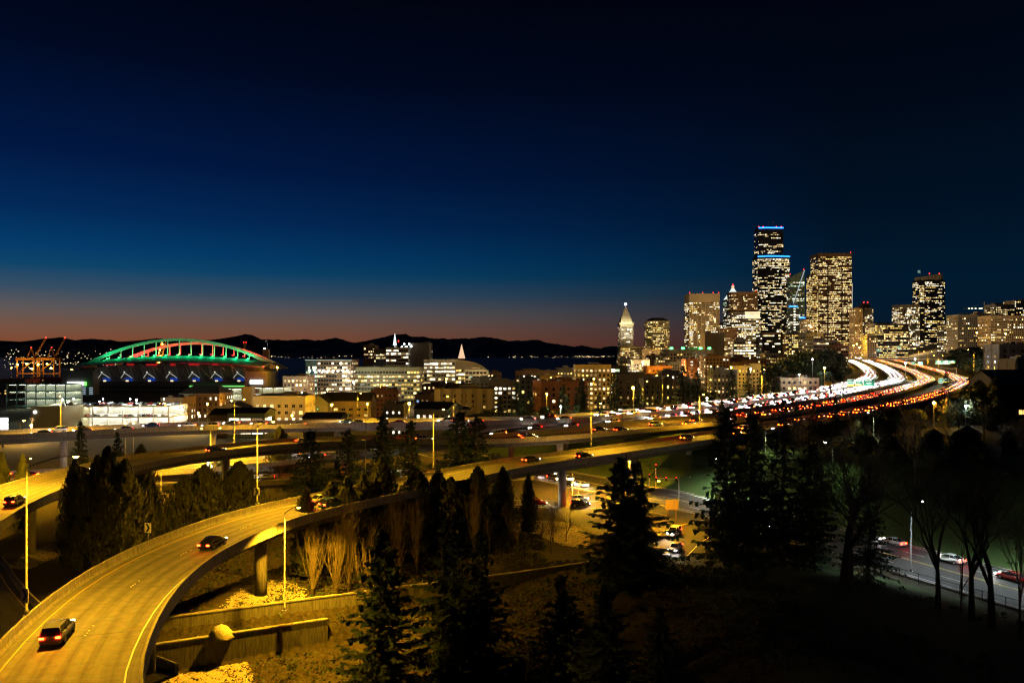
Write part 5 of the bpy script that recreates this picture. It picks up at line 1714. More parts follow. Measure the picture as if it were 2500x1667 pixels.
# end blocks
for nm, a, b, yt in (('south_tower', 188, 262, 903), ('north_tower', 620, 672, 905)):
    wdt = SX(b) - SX(a)
    mb = MB(); mb.box(rel((SX(a) + SX(b)) / 2, YS - 14, (SZ(yt) + zb_) / 2), (wdt, 34, SZ(yt) - zb_)); mb.build(nm, M['w_grey'], r)
mb = MB(); mb.box(rel(SX(222), YS - 32, SZ(934)), (19, .8, 4.2)); mb.build('lit_sign', E_sign, r)
mb = MB(); mb.box(rel(SX(245), YS - 32, SZ(934)), (2.2, .9, 4.2)); mb.build('lit_sign_end', E_signg, r)
mb = MB(); mb.box(rel(SX(648), YS - 32, SZ(930)), (15, .8, 4.2)); mb.build('lit_sign', E_sign, r)
for px_ in (213, 228, 241, 258):
    mb = MB()
    for k in range(7): mb.box(rel(SX(px_), YS - 31.4, SZ(944 + k * 4.6)), (4.2, .5, 1.1))
    o = mb.build('lit_stair_bands', emat('stair_band', (.6, .8, .9), .45) if px_ == 213 else bpy.data.materials['stair_band'], r); o['kind'] = 'stuff'
for s_, a, b in ((1, 184, 212), (-1, 692, 664)):
    mb = MB()
    q = [rel(SX(a), YS - 8, SZ(900)), rel(SX(b), YS - 8, SZ(885)), rel(SX(b), YS - 8, SZ(900))]
    q2 = [(x, y + 30, z) for x, y, z in q]
    mb.face(q[::s_]); mb.face(q2[::-s_]); mb.face([q[0], q[1], q2[1], q2[0]]); mb.face([q[0], q[2], q2[2], q2[0]])
    mb.build('roof_wedge', M['w_cream'], r)


def lamp_light(name, loc, col, power, parent=None, kind='POINT', size=.3, spot=150, rot=None):
    l = bpy.data.lights.new(name, kind)
    l.energy = power
    l.color = col
    l.shadow_soft_size = size
    if kind == 'SPOT':
        l.spot_size = R(spot)
        l.spot_blend = .6
    o = bpy.data.objects.new(name, l)
    COL.objects.link(o)
    if parent is not None: o.parent = parent
    o.location = loc
    if rot: o.rotation_euler = rot
    return o


GRN, REDC = (.0, 1, .30), (1, .012, .016)
for x, y, z in hg:
    p = Vector(rel(x, y - 5, z + .8))
    mb = MB(); mb.box(p, (1.6, 1.2, .7)); mb.build('floodlight', E_green, r)
    lamp_light('green_flood', p + Vector((0, -2.5, 1.2)), GRN, 3200, r, size=.5)
for x, y, z in hr_:
    p = Vector(rel(x, y - 5, z + .8))
    mb = MB(); mb.box(p, (1.6, 1.2, .7)); mb.build('floodlight', emat('red_flood_lens', (1, .05, .05), 4) if (x, y, z) == hr_[0] else bpy.data.materials['red_flood_lens'], r)
    lamp_light('red_flood', p + Vector((0, -1.5, 1.0)), REDC, 9000, r, size=.5)

# dock cranes
for px_, bx, lb in ((62, 100, 'orange lit dock crane with raised boom, left of the pair'), (112, 147, 'orange lit dock crane with raised boom, right of the pair')):
    Yc = 1500.0
    r = empty('dock_crane', D(px_, 925, Yc), lb, 'crane')
    X = lambda px: (px - px_) / F * Yc
    Z = lambda py: (925 - py) / F * Yc
    for sx in (-17, 17):
        for y in (0, 18):
            mb = MB(); mb.tube([(sx, y, -4), (sx, y, Z(872))], 1.5, 4); mb.build('leg', M['crane'], r)
    mb = MB()
    mb.box((0, 9, Z(876)), (38, 22, 5)); mb.box((0, 0, Z(912)), (36, 1.6, 2.0)); mb.box((0, 18, Z(912)), (36, 1.6, 2.0)); mb.tube([(-17, 0, Z(912)), (17, 0, Z(880))], .8, 4)
    mb.build('portal_beam', M['crane'], r)
    mb = MB(); mb.tube([(-4, 9, Z(876)), (6, 9, Z(850))], 1.2, 4); mb.tube([(14, 9, Z(876)), (6, 9, Z(850))], 1.0, 4); mb.build('apex_frame', M['crane'], r)
    mb = MB(); mb.tube([(14, 7, Z(870)), (X(bx) + 4, 7, Z(826))], .9, 4); mb.tube([(14, 11, Z(870)), (X(bx) + 4, 11, Z(826))], .9, 4)
    for k in range(8):
        f_ = k / 7
        mb.tube([(14 + (X(bx) - 10) * f_, 7, Z(870) + (Z(826) - Z(870)) * f_), (14 + (X(bx) - 10) * min(1, f_ + .1), 11, Z(870) + (Z(826) - Z(870)) * min(1, f_ + .1))], .4, 4)
    mb.build('boom', M['crane'], r)
    beacon(r, X(bx) + 4, 9, Z(827), r=1.0); beacon(r, 6, 9, Z(851), r=.9)
    mb = MB()
    for x, z in ((-14, Z(890)), (4, Z(888)), (13, Z(899))): mb.box((x, -2.5, z), (2.4, 1.6, 1.6))
    mb.build('work_lamp', E_sod, r)
    lamp_light('work_light', (0, -22, Z(884)), (1, .45, .04), 22000, r, size=1)
# lit lattice mast behind the stadium
r = empty('lattice_crane', D(392, 905, 1350), 'lit lattice crane boom seen through the stadium arch', 'crane')
mb = MB()
for s_ in (-4, 4): mb.tube([(s_ - 6, 0, 0), (s_ + 6, 0, 56)], .7, 4)
for k in range(9): mb.tube([(-4 - 6 + 1.33 * k, 0, 6.2 * k), (4 - 6 + 1.33 * (k + 1), 0, 6.2 * (k + 1))], .4, 4)
mb.build('lattice', M['crane'], r)
mb = MB()
for k in range(10): mb.box((random.uniform(-3, 3) - 6 + 1.3 * k, -1, 5 + 5.5 * k), (1.5, 1, 1.5))
mb.build('lamp', E_sod, r)
lamp_light('lattice_light', (0, -14, 30), (1, .5, .06), 60000, r)
r = empty('chimney', D(598, 905, 1300), 'thin chimney with red beacons behind the stadium', 'chimney')
mb = MB(); mb.tube([(0, 0, -10), (0, 0, 48)], [2.4, 1.9], 10); mb.build('stack', M['w_tan'], r); beacon(r, -2, 0, 48); beacon(r, 2, 0, 48)
r = empty('grain_silo', D(650, 905, 1200), 'pale silo with lamp and flag right of the stadium arch', 'tower')
mb = MB(); mb.box((0, 0, 14), (9, 9, 42)); mb.build('shaft', M['w_cream'], r)
mb = MB(); mb.tube([(2, 0, 35), (2, 0, 52)], .3, 5); mb.build('flag_pole', M['steel'], r)
mb = MB(); mb.box((0, 0, 48), (4.5, .3, 3.2)); mb.build('flag', M['white_sheet'], r)
mb = MB(); mb.box((-2, -2, 36), (1.6, 1.6, 1.2)); mb.build('lamp', E_wht, r)

# ------------------------------------------------------------------ street lamps
SOD = (1, .49, .014)
WHI = (.86, 1, .90)
PW = .9


def cobra(label, base, H, arm, lit=True, col=SOD, power=30000, em=None, group=None, two=False, spot=165):
    """tall pole with a curved arm and a flat head; arm = (dx, dy)"""
    b = Vector(base)
    r = empty('street_lamp', b, label, 'street lamp', group)
    mb = MB(); mb.tube([(0, 0, 0), (0, 0, .5), (0, 0, .51), (0, 0, H)], [.17, .17, .11, .06], 8); mb.build('pole', M['pole'], r, True)
    mb = MB(); mb.box((0, 0, .03), (.55, .55, .06)); mb.build('base_plate', M['steel'], r)
    for sg in ((1, -1) if two else (1,)):
        ax, ay = arm[0] * sg, arm[1] * sg
        ln = math.hypot(ax, ay)
        mb = MB(); mb.tube([(ax * t, ay * t, H - .05 + 1.0 * math.sin(t * PI / 2)) for t in (0, .15, .35, .6, .85, 1)], [.07, .06, .055, .05, .045, .04], 6); mb.build('arm', M['pole'], r, True)
        a = math.atan2(ay, ax)
        hx, hy, hzz = ax * 1.12, ay * 1.12, H + .95
        hd = MB()
        rings = []
        for t, w_, h_ in ((-.5, .06, .05), (-.3, .15, .09), (.1, .2, .12), (.4, .15, .09), (.52, .05, .04)):
            rings.append([(hx + math.cos(a) * t - math.sin(a) * w_ * q, hy + math.sin(a) * t + math.cos(a) * w_ * q, hzz + h_ * e) for q, e in ((-1, -.3), (-.6, .7), (.6, .7), (1, -.3))])
        hd.grid(rings, close=True, caps=True)
        head = hd.build('lamp_head', M['dsteel'], r, True)
        lens = MB()
        rings = []
        for k in range(5):
            f_ = k / 4 * PI / 2
            rr = .17 * math.cos(f_)
            rings.append([(hx + math.cos(a) * (.1 + rr * 1.5 * math.cos(t * PI / 5)) - math.sin(a) * rr * math.sin(t * PI / 5), hy + math.sin(a) * (.1 + rr * 1.5 * math.cos(t * PI / 5)) + math.cos(a) * rr * math.sin(t * PI / 5), hzz - .045 - .14 * math.sin(f_)) for t in range(10)])
        lens.grid(rings, close=True)
        lens.build('lens', (em or E_sod) if lit else M['glass_d'], head)
        if lit:
            lamp_light('lamp_light', (hx, hy, hzz - .3), col, power * PW, r, 'SPOT', .15, spot)
    return r


def post(label, px, py, Y, H=8.0, em=None, col=SOD, power=14000, rad=.35, group=None, zb=None):
    """short post with a globe; the globe sits at photo pixel (px, py)"""
    p = D(px, py, Y)
    g = hz(p.x, p.y) if zb is None else zb
    r = empty('lamp_post', (p.x, p.y, g), label, 'street lamp', group)
    h = max(2.5, p.z - g)
    mb = MB(); mb.tube([(0, 0, -.3), (0, 0, h - rad)], [.12, .07], 6); mb.build('pole', M['steel'], r)
    mb = MB()
    mb.grid([[(math.cos(t * PI / 4) * rad * math.cos(f_), math.sin(t * PI / 4) * rad * math.cos(f_), h + rad * math.sin(f_)) for t in range(8)] for f_ in (-1.5, -.8, 0, .8, 1.5)], close=True, caps=True)
    mb.build('globe', em or E_sod, r, True)
    lamp_light('globe_light', (0, -rad * 2, h + .1), col, power * PW, r, 'POINT', rad)
    return r


def far_edge(fr, w, px):
    i = min(range(len(fr)), key=lambda k: abs(1250 + F * fr[k][0].x / max(1, fr[k][0].y) - px) + (0 if fr[k][0].y > 0 else 1e6))
    p, n, t = fr[i]
    return p + n * (w / 2 + .45), t


cobra('tall lamp post with a chevron sign at the lower left beside the near ramp', W(65, 1500, 12.0), 13.6, (3.6, .6), power=52000)
cobra('lamp post with a chevron sign on the middle of the near ramp', W(628, 1229, 12.0), 12.4, (2.6, -1.2), power=52000)
cobra('leaning lamp post standing on the long low wall', W(695, 1489, 1.1), 13.2, (1.7, -.3), power=85000, spot=125)
cobra('tall lamp post rising between the firs behind the near ramp', W(1058, 1141, 12.0), 11.6, (2.0, -1.6), power=30000)
cobra('bright yellow lamp post on the right part of the near ramp', W(1443, 1089, 12.0), 10.4, (2.0, -1.4), power=46000)
cobra('dark lamp post at the far left with its arm over the curved ramp', (-93.5, 134, 11.0), 12, (3.6, .8), power=80000, spot=172)
cobra('yellow lamp post on the viaduct in front of the olive warehouse', far_edge(RS['F1'], 14, 139)[0], 9.2, (1.2, -2.2), power=40000)
cobra('slim lamp post in front of the viaduct below the pale green shed', W(572, 1079, 11.5), 11, (2.2, .4), power=40000)
cobra('dark thin lamp post between the second and third fir', W(892, 1140, 1.0) if False else (-33, 166, 0), 21, (1.6, .6), lit=False)
cobra('twin headed lamp mast between the curved ramp and the viaduct', (-85, 208, .5), 13.8, (2.0, .5), power=46000, two=True)
cobra('lamp post on the viaduct before the long gabled hall', far_edge(RS['F1'], 14, 880)[0], 8.6, (1.2, -2.0), power=36000)
cobra('lamp post on the viaduct before the grey school', far_edge(RS['F1'], 14, 1114)[0], 7.2, (-1.6, -1.6), power=30000)
cobra('tall dark post on the freeway left of the star bright lamp', W(1520, 1052, 12.8), 14, (1.8, -.8), power=26000, lit=False)
cobra('lamp post arching over the freeway before the dark conifers', far_edge(RS['F1'], 14, 1612)[0], 10.5, (1.2, -1.6), power=36000)
cobra('lamp post with two arms by the viaduct below the orange shed', far_edge(RS['F1'], 14, 1655)[0] + Vector((2, 10, 0)), 12, (1.8, -1.0), power=30000, two=True)
cobra('lamp post leaning left over the white lanes', far_edge(RS['F1'], 14, 1790)[0], 9, (-2.6, 1.0), power=30000)
cobra('yellow lamp post beside the old brick hall at the freeway', far_edge(RS['F1'], 14, 1894)[0], 12.5, (.8, -1.0), power=60000)
cobra('lamp post in the middle of the freeway before the dark firs', W(1707, 1037, 13.2), 9, (.9, -.9), power=40000)
post('star bright lamp standing over the freeway lanes', 1546, 947, 262, power=36000, rad=.5, zb=11)
post('bright twin coloured lamp behind the viaduct left of the school', 999, 985, 262, power=30000, rad=.45, zb=-1)
k = 0
for i, (px, side_, nm) in enumerate(((2120, 1, 'first'), (2190, 1, 'second'), (2265, 1, 'third'), (2291, 1, 'fourth'), (2375, 1, 'fifth'))):
    p = {2265: D(2265, 892, 720), 2291: D(2291, 905, 640), 2375: D(2378, 905, 470), 2120: D(2225, 876, 1000), 2190: D(2242, 880, 850)}[px]
    cobra('lamp post on the right edge of the freeway, %s from the far end' % nm, (p.x, p.y, max(p.z, hz(p.x, p.y))), 12.5, (-3, .5), power=70000, two=nm in ('third', 'fourth'))
for i, (px, py, Y) in enumerate(((2084, 843, 1150), (2092, 840, 1250), (2098, 848, 1050), (2107, 842, 1350))):
    post('far lamp post at the freeway vanishing point, number %s from the left' % ('one', 'two', 'three', 'four')[i], px, py, Y, power=150000, rad=.9, zb=20)
post('twin white lamp between the freeway directions', 2234, 876, 640, power=60000, em=E_wht, col=WHI, rad=.7, zb=14)
post('single white lamp between the freeway directions', 2211, 886, 560, power=50000, em=E_wht, col=WHI, rad=.6, zb=14)
post('yellow star lamp on the bank under the right lanes', 2280, 983, 232, power=6000, rad=.4)
post('small white lamp by the garden shed on the right slope', 2358, 991, 228, power=1500, em=E_wht, col=(.7, .85, 1), rad=.25)
post('yellow star lamp in the park left of the white lanes', 2013, 898, 470, power=40000, rad=.6)
post('bluish star lamp among the park trees', 1984, 877, 520, power=26000, em=E_wht, col=(.7, .9, 1), rad=.5)
post('white lamp at the roof of the old brick hall', 1951, 914, 415, power=16000, em=E_wht, col=WHI, rad=.35)
post('white star lamp on the shed beside the viaduct', 1726, 972, 330, power=16000, em=E_wht, col=WHI, rad=.4)
post('green white lamp among the dark conifers behind the viaduct', 1369, 992, 305, power=9000, em=E_wht, col=(.6, 1, .7), rad=.3)
post('red star lamp high on the right hill', 2487, 841, 430, power=6000, em=E_red, col=(1, .1, .05), rad=.5)
for lb, px, py, Y, em_, co, pw, rd_ in (
        ('orange dock lamp left of the cranes', 28, 898, 1250, E_sod, SOD, 120000, .9), ('orange dock lamp below the left crane', 79, 900, 1250, E_sod, SOD, 120000, .9), ('orange dock lamp below the right crane', 124, 898, 1250, E_sod, SOD, 160000, 1.1), ('orange dock lamp left of the stadium', 175, 903, 1150, E_sod, SOD, 120000, .9),
        ('yellow white lamp at the left edge before the warehouse', 76, 1038, 330, E_sod, (1, .7, .3), 24000, .4), ('low yellow lamp at the left edge above the viaduct', 55, 1052, 310, E_sod, SOD, 16000, .35),
        ('left one of the two yellow lamps at the viaduct edge', 306, 1036, 255, E_sod, SOD, 12000, .4), ('right one of the two yellow lamps at the viaduct edge', 326, 1036, 256, E_sod, SOD, 12000, .4),
        ('white star lamp above the warehouse roof', 152, 975, 470, E_wht, WHI, 26000, .5), ('white green star lamp above the bright garage', 333, 976, 470, E_wht, (.7, 1, .85), 30000, .5),
        ('yellow white lamp at the street left of the pale green shed', 484, 1008, 380, E_sod, (1, .7, .3), 26000, .45), ('yellow star lamp before the old station', 506, 986, 450, E_sod, SOD, 16000, .5), ('low yellow lamp beside the bright garage', 428, 1020, 370, E_sod, SOD, 18000, .4),
        ('bright yellow lamp at the corner of the cream apartment house', 713, 1014, 385, E_sod, SOD, 13000, .5), ('yellow star lamp before the long gabled hall', 810, 988, 405, E_sod, SOD, 15000, .55), ('yellow lamp at the right end of the long gabled hall', 897, 986, 410, E_sod, SOD, 13000, .45),
        ('small yellow lamp right of the cream apartment house', 752, 990, 470, E_sod, SOD, 20000, .4), ('orange star lamp at the right end of the stadium', 677, 897, 860, E_sod, SOD, 26000, .9), ('red orange lamp under the stadium roof end', 643, 895, 850, E_red, (1, .15, .03), 20000, .9),
        ('white lamp cluster left of the green glass office', 735, 958, 600, E_wht, WHI, 50000, .8), ('white lamp at the left wall of the long office', 863, 932, 690, E_wht, WHI, 50000, .7), ('yellow lamp behind the sheds by the water', 1346, 922, 650, E_sod, SOD, 13000, .5),
        ('bright lamp on the cream hotel', 1570, 885, 740, E_wht, (1, .9, .6), 60000, .6), ('lamp at the foot of the cream hotel', 1556, 912, 640, E_sod, SOD, 60000, .6), ('yellow lamp behind the warehouse', 1640, 925, 640, E_sod, SOD, 60000, .6), ('yellow lamp at the brick tower foot', 1785, 897, 620, E_sod, SOD, 70000, .6),
        ('white lamp on the long cream block', 1832, 900, 600, E_wht, (1, .9, .7), 50000, .6), ('yellow lamp before the long cream block', 1862, 905, 560, E_sod, SOD, 50000, .5), ('yellow lamp among the flats near the park', 1915, 893, 640, E_sod, SOD, 50000, .6), ('orange lamp in the street before the white framed office', 1450, 925, 560, E_sod, SOD, 60000, .6),
        ('orange lamp before the rust brown block', 1335, 962, 360, E_sod, SOD, 20000, .4), ('yellow lamp before the large cream apartment house', 1140, 995, 380, E_sod, SOD, 15000, .45), ('yellow lamp by the old station corner', 540, 1000, 440, E_sod, SOD, 30000, .4), ('yellow lamp between the garages', 565, 978, 500, E_sod, SOD, 13000, .45),
        ('yellow lamp before the rounded office', 1090, 925, 640, E_sod, (1, .7, .3), 120000, .6), ('yellow lamp before the long yellow office', 930, 945, 600, E_sod, (1, .7, .3), 110000, .6), ('yellow lamp before the green glass office', 800, 950, 600, E_sod, (1, .7, .3), 70000, .6),
        ('added facade lamp at the courthouse foot', 1690, 905, 860, E_sod, (1, .62, .2), 88000, .8), ('added facade lamp at the foot of the pale block', 1655, 915, 740, E_sod, (1, .62, .2), 120000, .7), ('added facade lamp before the white tower foot', 1540, 892, 1300, E_sod, (1, .62, .2), 210000, 1.2), ('added facade lamp before the rounded yellow tower', 1605, 890, 1320, E_sod, (1, .62, .2), 210000, 1.2),  # from here on: lamps added to brighten the facades
        ('added facade lamp below the curved beige tower', 1700, 868, 1340, E_sod, (1, .66, .3), 390000, 1.2), ('added facade lamp below the broad grey tower', 1800, 862, 1360, E_sod, (1, .66, .3), 330000, 1.2), ('added facade lamp below the brown tower', 2035, 850, 1380, E_sod, (1, .66, .3), 330000, 1.2), ('added facade lamp below the flag tower', 2230, 838, 1450, E_sod, (1, .66, .3), 390000, 1.2),  # strong added lamps standing in for the city glow on the towers
        ('added facade lamp below the cream grid block', 1830, 880, 1020, E_sod, (1, .62, .2), 104000, .9), ('added facade lamp before the hospital wing', 2385, 812, 1040, E_sod, (1, .62, .25), 120000, .9), ('added facade lamp before the long hospital wing', 2455, 815, 1000, E_sod, (1, .62, .25), 120000, .9), ('added facade lamp before the grey louvred block', 2010, 868, 880, E_sod, (1, .62, .25), 64000, .8)):  # last of the lamps added for the facades
    post(lb, px, py, Y, em=em_, col=co, power=pw, rad=rd_)
for i, (px, py, Y) in enumerate(((168, 982, 424), (180, 974, 430), (243, 980, 426), (252, 974, 434), (318, 974, 432), (400, 974, 430))):
    post('white lamp on the bright garage roof, %s from the left' % ('first', 'second', 'third', 'fourth', 'fifth', 'sixth')[i], px, py, Y, em=E_wht, col=(.95, 1, .86), power=9000, rad=.32, zb=CH - (992 - HOR) * 420 / F)
# junction lamps
cobra('lamp under the right end of the near ramp lighting a pier', (31, 193, .1), 8.0, (-1.0, -.3), power=60000)
cobra('thin lamp post left of the stopped cars', W(1397, 1215, .1), 8.2, (2.2, .3), power=46000)
cobra('street lamp seen behind the big spruce at the junction', W(1572, 1290, .1), 9.0, (2.6, -.2), power=40000)
cobra('white street lamp on the far side of the junction', W(1775, 1215, .1), 9.0, (-2.4, -.6), col=WHI, em=E_wht, power=12000, spot=150)
cobra('white street lamp beside the street below the hill', W(2228, 1420, .1) if False else (66, 122, .1), 10.5, (2.2, 1.0), col=(.80, .98, 1), em=E_wht, power=9000, spot=140)
cobra('white street lamp at the street edge near the right border', (86, 118, .1), 9.5, (-2.0, -1.0), col=(.80, .98, 1), em=E_wht, power=8000, spot=140)
cobra('greenish street lamp on the dark slope above the street', (73, 168, hz(73, 168)), 8.0, (-1.6, -.5), col=(.75, 1, .55), em=E_wht, power=2200, spot=120)
cobra('greenish street lamp under the dark trees on the slope', (104, 212, hz(104, 212)), 7.0, (-1.5, -.3), col=(.75, 1, .5), em=E_wht, power=3000, spot=120)
cobra('greenish street lamp behind the big bare maple', (66, 192, hz(66, 192)), 6.0, (1.5, -.3), col=(.8, 1, .5), em=E_wht, power=3000, spot=120)
cobra('yellow lamp by the side street behind the column trees', (-12, 172.5, .1), 7.5, (.6, 2.0), power=22000)
cobra('yellow lamp over the lower road left of the firs', (-60, 199, .8), 9, (.8, 2.0), power=26000)
cobra('yellow lamp over the lower road at the left', (-118, 177, .8), 9, (.8, 2.0), power=30000)
cobra('yellow lamp over the lower road behind the bushy conifers', (-90, 189, .8), 9, (.8, 2.0), power=26000)
# floodlights on the white tower
o = [x for x in bpy.data.objects if x.get('label', '').startswith('slender white tower')][0]
for dx in (-9, 0, 9):
    lamp_light('facade_flood', (dx, -13, 62), (1, .90, .66), 11000, o, 'SPOT', 1.0, 70, (R(90 + 58), 0, 0))
for dx in (-7, 7):
    lamp_light('roof_flood', (dx, -6, CH - (792 - HOR) * 1500 / F + 2 + 4), (1, .86, .42), 4200, o, 'POINT', 1.0)


# ------------------------------------------------------------------ signs
def chevron(label, c, size, rz, pole=None):
    r = empty('chevron_sign', c, label, 'road sign', None, rz)
    s_ = size
    mb = MB(); mb.box((0, 0, 0), (s_, .05, s_ * 1.18)); mb.build('plate', M['yellow_sign'] if False else M['white_sheet'], r)
    mb = MB()
    h = s_ * .5
    for sg in (1, -1):
        mb.face([(-.34 * s_, -.032, sg * h * 1.0), (-.02 * s_, -.032, sg * h * 1.0), (.36 * s_, -.032, 0), (.04 * s_, -.032, 0)][::-sg])
    mb.build('arrow', M['black_sheet'], r)
    if pole:
        mb = MB(); mb.tube([(0, .08, -pole), (0, .08, s_ * .6)], .04, 6); mb.build('post', M['steel'], r)
    return r


chevron('chevron sign on its own post beside the near ramp left of the trees', W(361, 1288, 13.6), 1.05, R(-20), 1.6)
p = W(628, 1229, 12.0)
chevron('chevron sign fixed to the lamp post in the middle of the near ramp', (p.x, p.y - .25, 14.0), 1.0, R(-15))
p = W(65, 1500, 12.0)
chevron('chevron sign fixed to the tall lamp post at the lower left', (p.x, p.y - .28, 13.9), 1.15, R(-28))


def green_sign(label, px0, px1, py0, py1, Y, yellow=False, rows=2):
    a, b = D(px0, py0, Y), D(px1, py1, Y)
    r = empty('overhead_sign', ((a.x + b.x) / 2, Y, (a.z + b.z) / 2), label, 'road sign')
    w, h = b.x - a.x, a.z - b.z
    mb = MB(); mb.box((0, 0, 0), (w, .2, h)); mb.build('panel', M['green_sign'], r)
    for k in range(rows):
        ww_ = w * random.uniform(.45, .75)
        mb = MB(); mb.box((-w * .06, -.12, h * (.28 - .34 * k)), (ww_, .03, h * .13)); mb.build('lettering', M['white_sheet'], r)
    mb = MB()
    for x, z, dx, dz in ((0, h * .46, w * .96, h * .04), (0, -h * .46, w * .96, h * .04), (-w * .475, 0, h * .04, h * .88), (w * .475, 0, h * .04, h * .88)): mb.box((x, -.12, z), (dx, .03, dz))
    mb.build('border', M['white_sheet'], r)
    if yellow:
        mb = MB(); mb.box((0, -.01, -h * .5 - h * .16), (w * .95, .2, h * .3)); mb.build('exit_tab', M['yellow_sign'], r)
    lamp_light('sign_light', (0, -2.4, -h * .75), (.95, 1, .85), 230 * w, r, 'POINT', .3)
    return r


green_sign('left green overhead sign with yellow tab before the white lanes', 2068, 2085, 925, 938, 400, True)
green_sign('second green overhead sign with yellow tab before the white lanes', 2088, 2105, 928, 938, 398, True)
green_sign('largest green overhead sign over the white lanes', 2108, 2136, 926, 942, 390)
green_sign('left half of the green sign pair beside the orange lanes', 2291, 2302, 923, 935, 420)
green_sign('right half of the green sign pair beside the orange lanes', 2303, 2315, 923, 931, 420, True)
green_sign('left green panel of the wide gantry at the right lanes', 2284, 2302, 880, 889, 660)
green_sign('middle green panel of the wide gantry at the right lanes', 2303, 2318, 880, 889, 660)
green_sign('right green panel of the wide gantry at the right lanes', 2319, 2332, 880, 885, 660, True)
green_sign('small green sign over the middle orange lanes', 2241, 2253, 884, 890, 640)
green_sign('small green sign above the white lamp between the directions', 2225, 2234, 883, 890, 630)
green_sign('tiny green sign at the freeway vanishing point, left', 2140, 2150, 852, 858, 1000)
green_sign('tiny green sign at the freeway vanishing point, right', 2190, 2198, 845, 850, 1050)


def gantry(label, p0, p1, zbase, H):
    r = empty('sign_gantry', (p0[0], p0[1], zbase), label, 'gantry')
    dx, dy = p1[0] - p0[0], p1[1] - p0[1]
    for f_ in (0, 1):
        mb = MB(); mb.tube([(dx * f_, dy * f_, -1.5), (dx * f_, dy * f_, H)], .22, 8); mb.build('post', M['dsteel'], r)
    mb = MB()
    for z in (H - .05, H - 1.0): mb.tube([(0, 0, z), (dx, dy, z)], .1, 5)
    for k in range(12): mb.tube([(dx * k / 12, dy * k / 12, H - .05), (dx * (k + 1) / 12, dy * (k + 1) / 12, H - 1.0)], .05, 4)
    mb.build('truss_beam', M['dsteel'], r)
    return r


ga, gb = D(1934, 968, 372), D(2028, 974, 340)
gantry('dark sign gantry across the white lanes', (ga.x, ga.y), (gb.x, gb.y), 13.5, 7.5)
ga, gb = D(2060, 940, 405), D(2146, 945, 385)
gantry('gantry carrying the green signs over the white lanes', (ga.x, ga.y), (gb.x, gb.y), 12.5, 9.0)
r = empty('road_sign', D(2022, 937, 344), 'square yellow sign on the right end of the dark gantry', 'road sign')
mb = MB(); mb.box((0, 0, 0), (3.2, .12, 2.0)); mb.build('panel', M['yellow_sign'], r)
ga, gb = D(2280, 896, 665), D(2336, 898, 640)
gantry('wide gantry over the right lanes', (ga.x, ga.y), (gb.x, gb.y), 15, 9)

# overpass across the far freeway
r = empty('overpass', (560, 1090, 22), 'dark overpass crossing the far freeway', 'bridge')
mb = MB(); mb.box((0, 0, 6.4), (190, 9, 1.6), R(-18)); mb.build('deck', M['concrete_dark'], r)
for k in (-1, 1):
    mb = MB(); mb.box((k * 1.4, k * 4.3, 7.6), (190, .35, 1.0), R(-18)); mb.build('parapet', M['concrete'], r)
for k in (-60, -22, 20, 58):
    mb = MB(); mb.box((k * math.cos(R(18)), -k * math.sin(R(18)), 1.8), (2.4, 5, 7.6), R(-18)); mb.build('pier', M['concrete_dark'], r)

# ------------------------------------------------------------------ junction furniture
sp = W(1657, 1223, .1)
r = empty('traffic_signal', sp, 'traffic signal mast with red lights over the junction', 'traffic light')
mb = MB(); mb.tube([(0, 0, 0), (0, 0, 6.0)], [.16, .11], 8); mb.build('pole', M['steel'], r)
mb = MB(); mb.tube([(0, 0, 5.4), (-5.6, .8, 5.5)], [.09, .06], 6); mb.build('mast_arm', M['steel'], r)


def signal(parent, x, y, z, red=True, nm='signal_head', em=None):
    mb = MB(); mb.box((x, y, z), (.42, .3, 1.15)); o = mb.build(nm, M['black_sheet'], parent)
    for k in range(3):
        mb = MB(); mb.tube([(x, y - .155, z + .36 - .36 * k), (x, y - .19, z + .36 - .36 * k)], .14, 10)
        mb.build('lens', (em or E_red) if (k == 0) == red and (k == 0 or k == 2) and not (k == 0 and not red) else M['glass_d'], o)
    return o


for x in (-.6, -3.0, -5.4): signal(r, x, .1 - .1 * x, 5.4)
for lb, px, py, h_ in (('traffic signal facing away on the left of the junction', 1585, 1208, 5.2), ('traffic signal post at the far kerb of the junction', 1601, 1188, 6.0)):
    p = W(px, py, .1)
    r = empty('traffic_signal', p, lb, 'traffic light')
    mb = MB(); mb.tube([(0, 0, 0), (0, 0, h_)], .09, 8); mb.build('pole', M['steel'], r); signal(r, 0, -.1, h_ - .3)
for lb, px, py, Y in (('left pair of teal traffic lights in the town', 764, 997, 420), ('right pair of teal traffic lights in the town', 838, 1012, 400)):
    p = D(px, py, Y)
    r = empty('traffic_signal', (p.x, p.y, hz(p.x, p.y)), lb, 'traffic light')
    h_ = p.z - r.location.z
    mb = MB(); mb.tube([(-1.6, 0, 0), (-1.6, 0, h_ + .8)], .12, 6); mb.tube([(-1.6, 0, h_ + .7), (3.4, 0, h_ + .7)], .07, 5); mb.build('pole', M['steel'], r)
    for x in (0, 2.8): signal(r, x, -.1, h_ + .2, False, em=E_cyan)
p = D(444, 994, 420)
r = empty('traffic_signal', (p.x, p.y, hz(p.x, p.y)), 'pair of red traffic lights before the brick wing', 'traffic light')
h_ = p.z - r.location.z
mb = MB(); mb.tube([(4.6, 0, 0), (4.6, 0, h_ + .8)], .12, 6); mb.tube([(4.6, 0, h_ + .7), (-1.4, 0, h_ + .7)], .07, 5); mb.build('pole', M['steel'], r)
for x in (-1, 1): signal(r, x, -.1, h_)
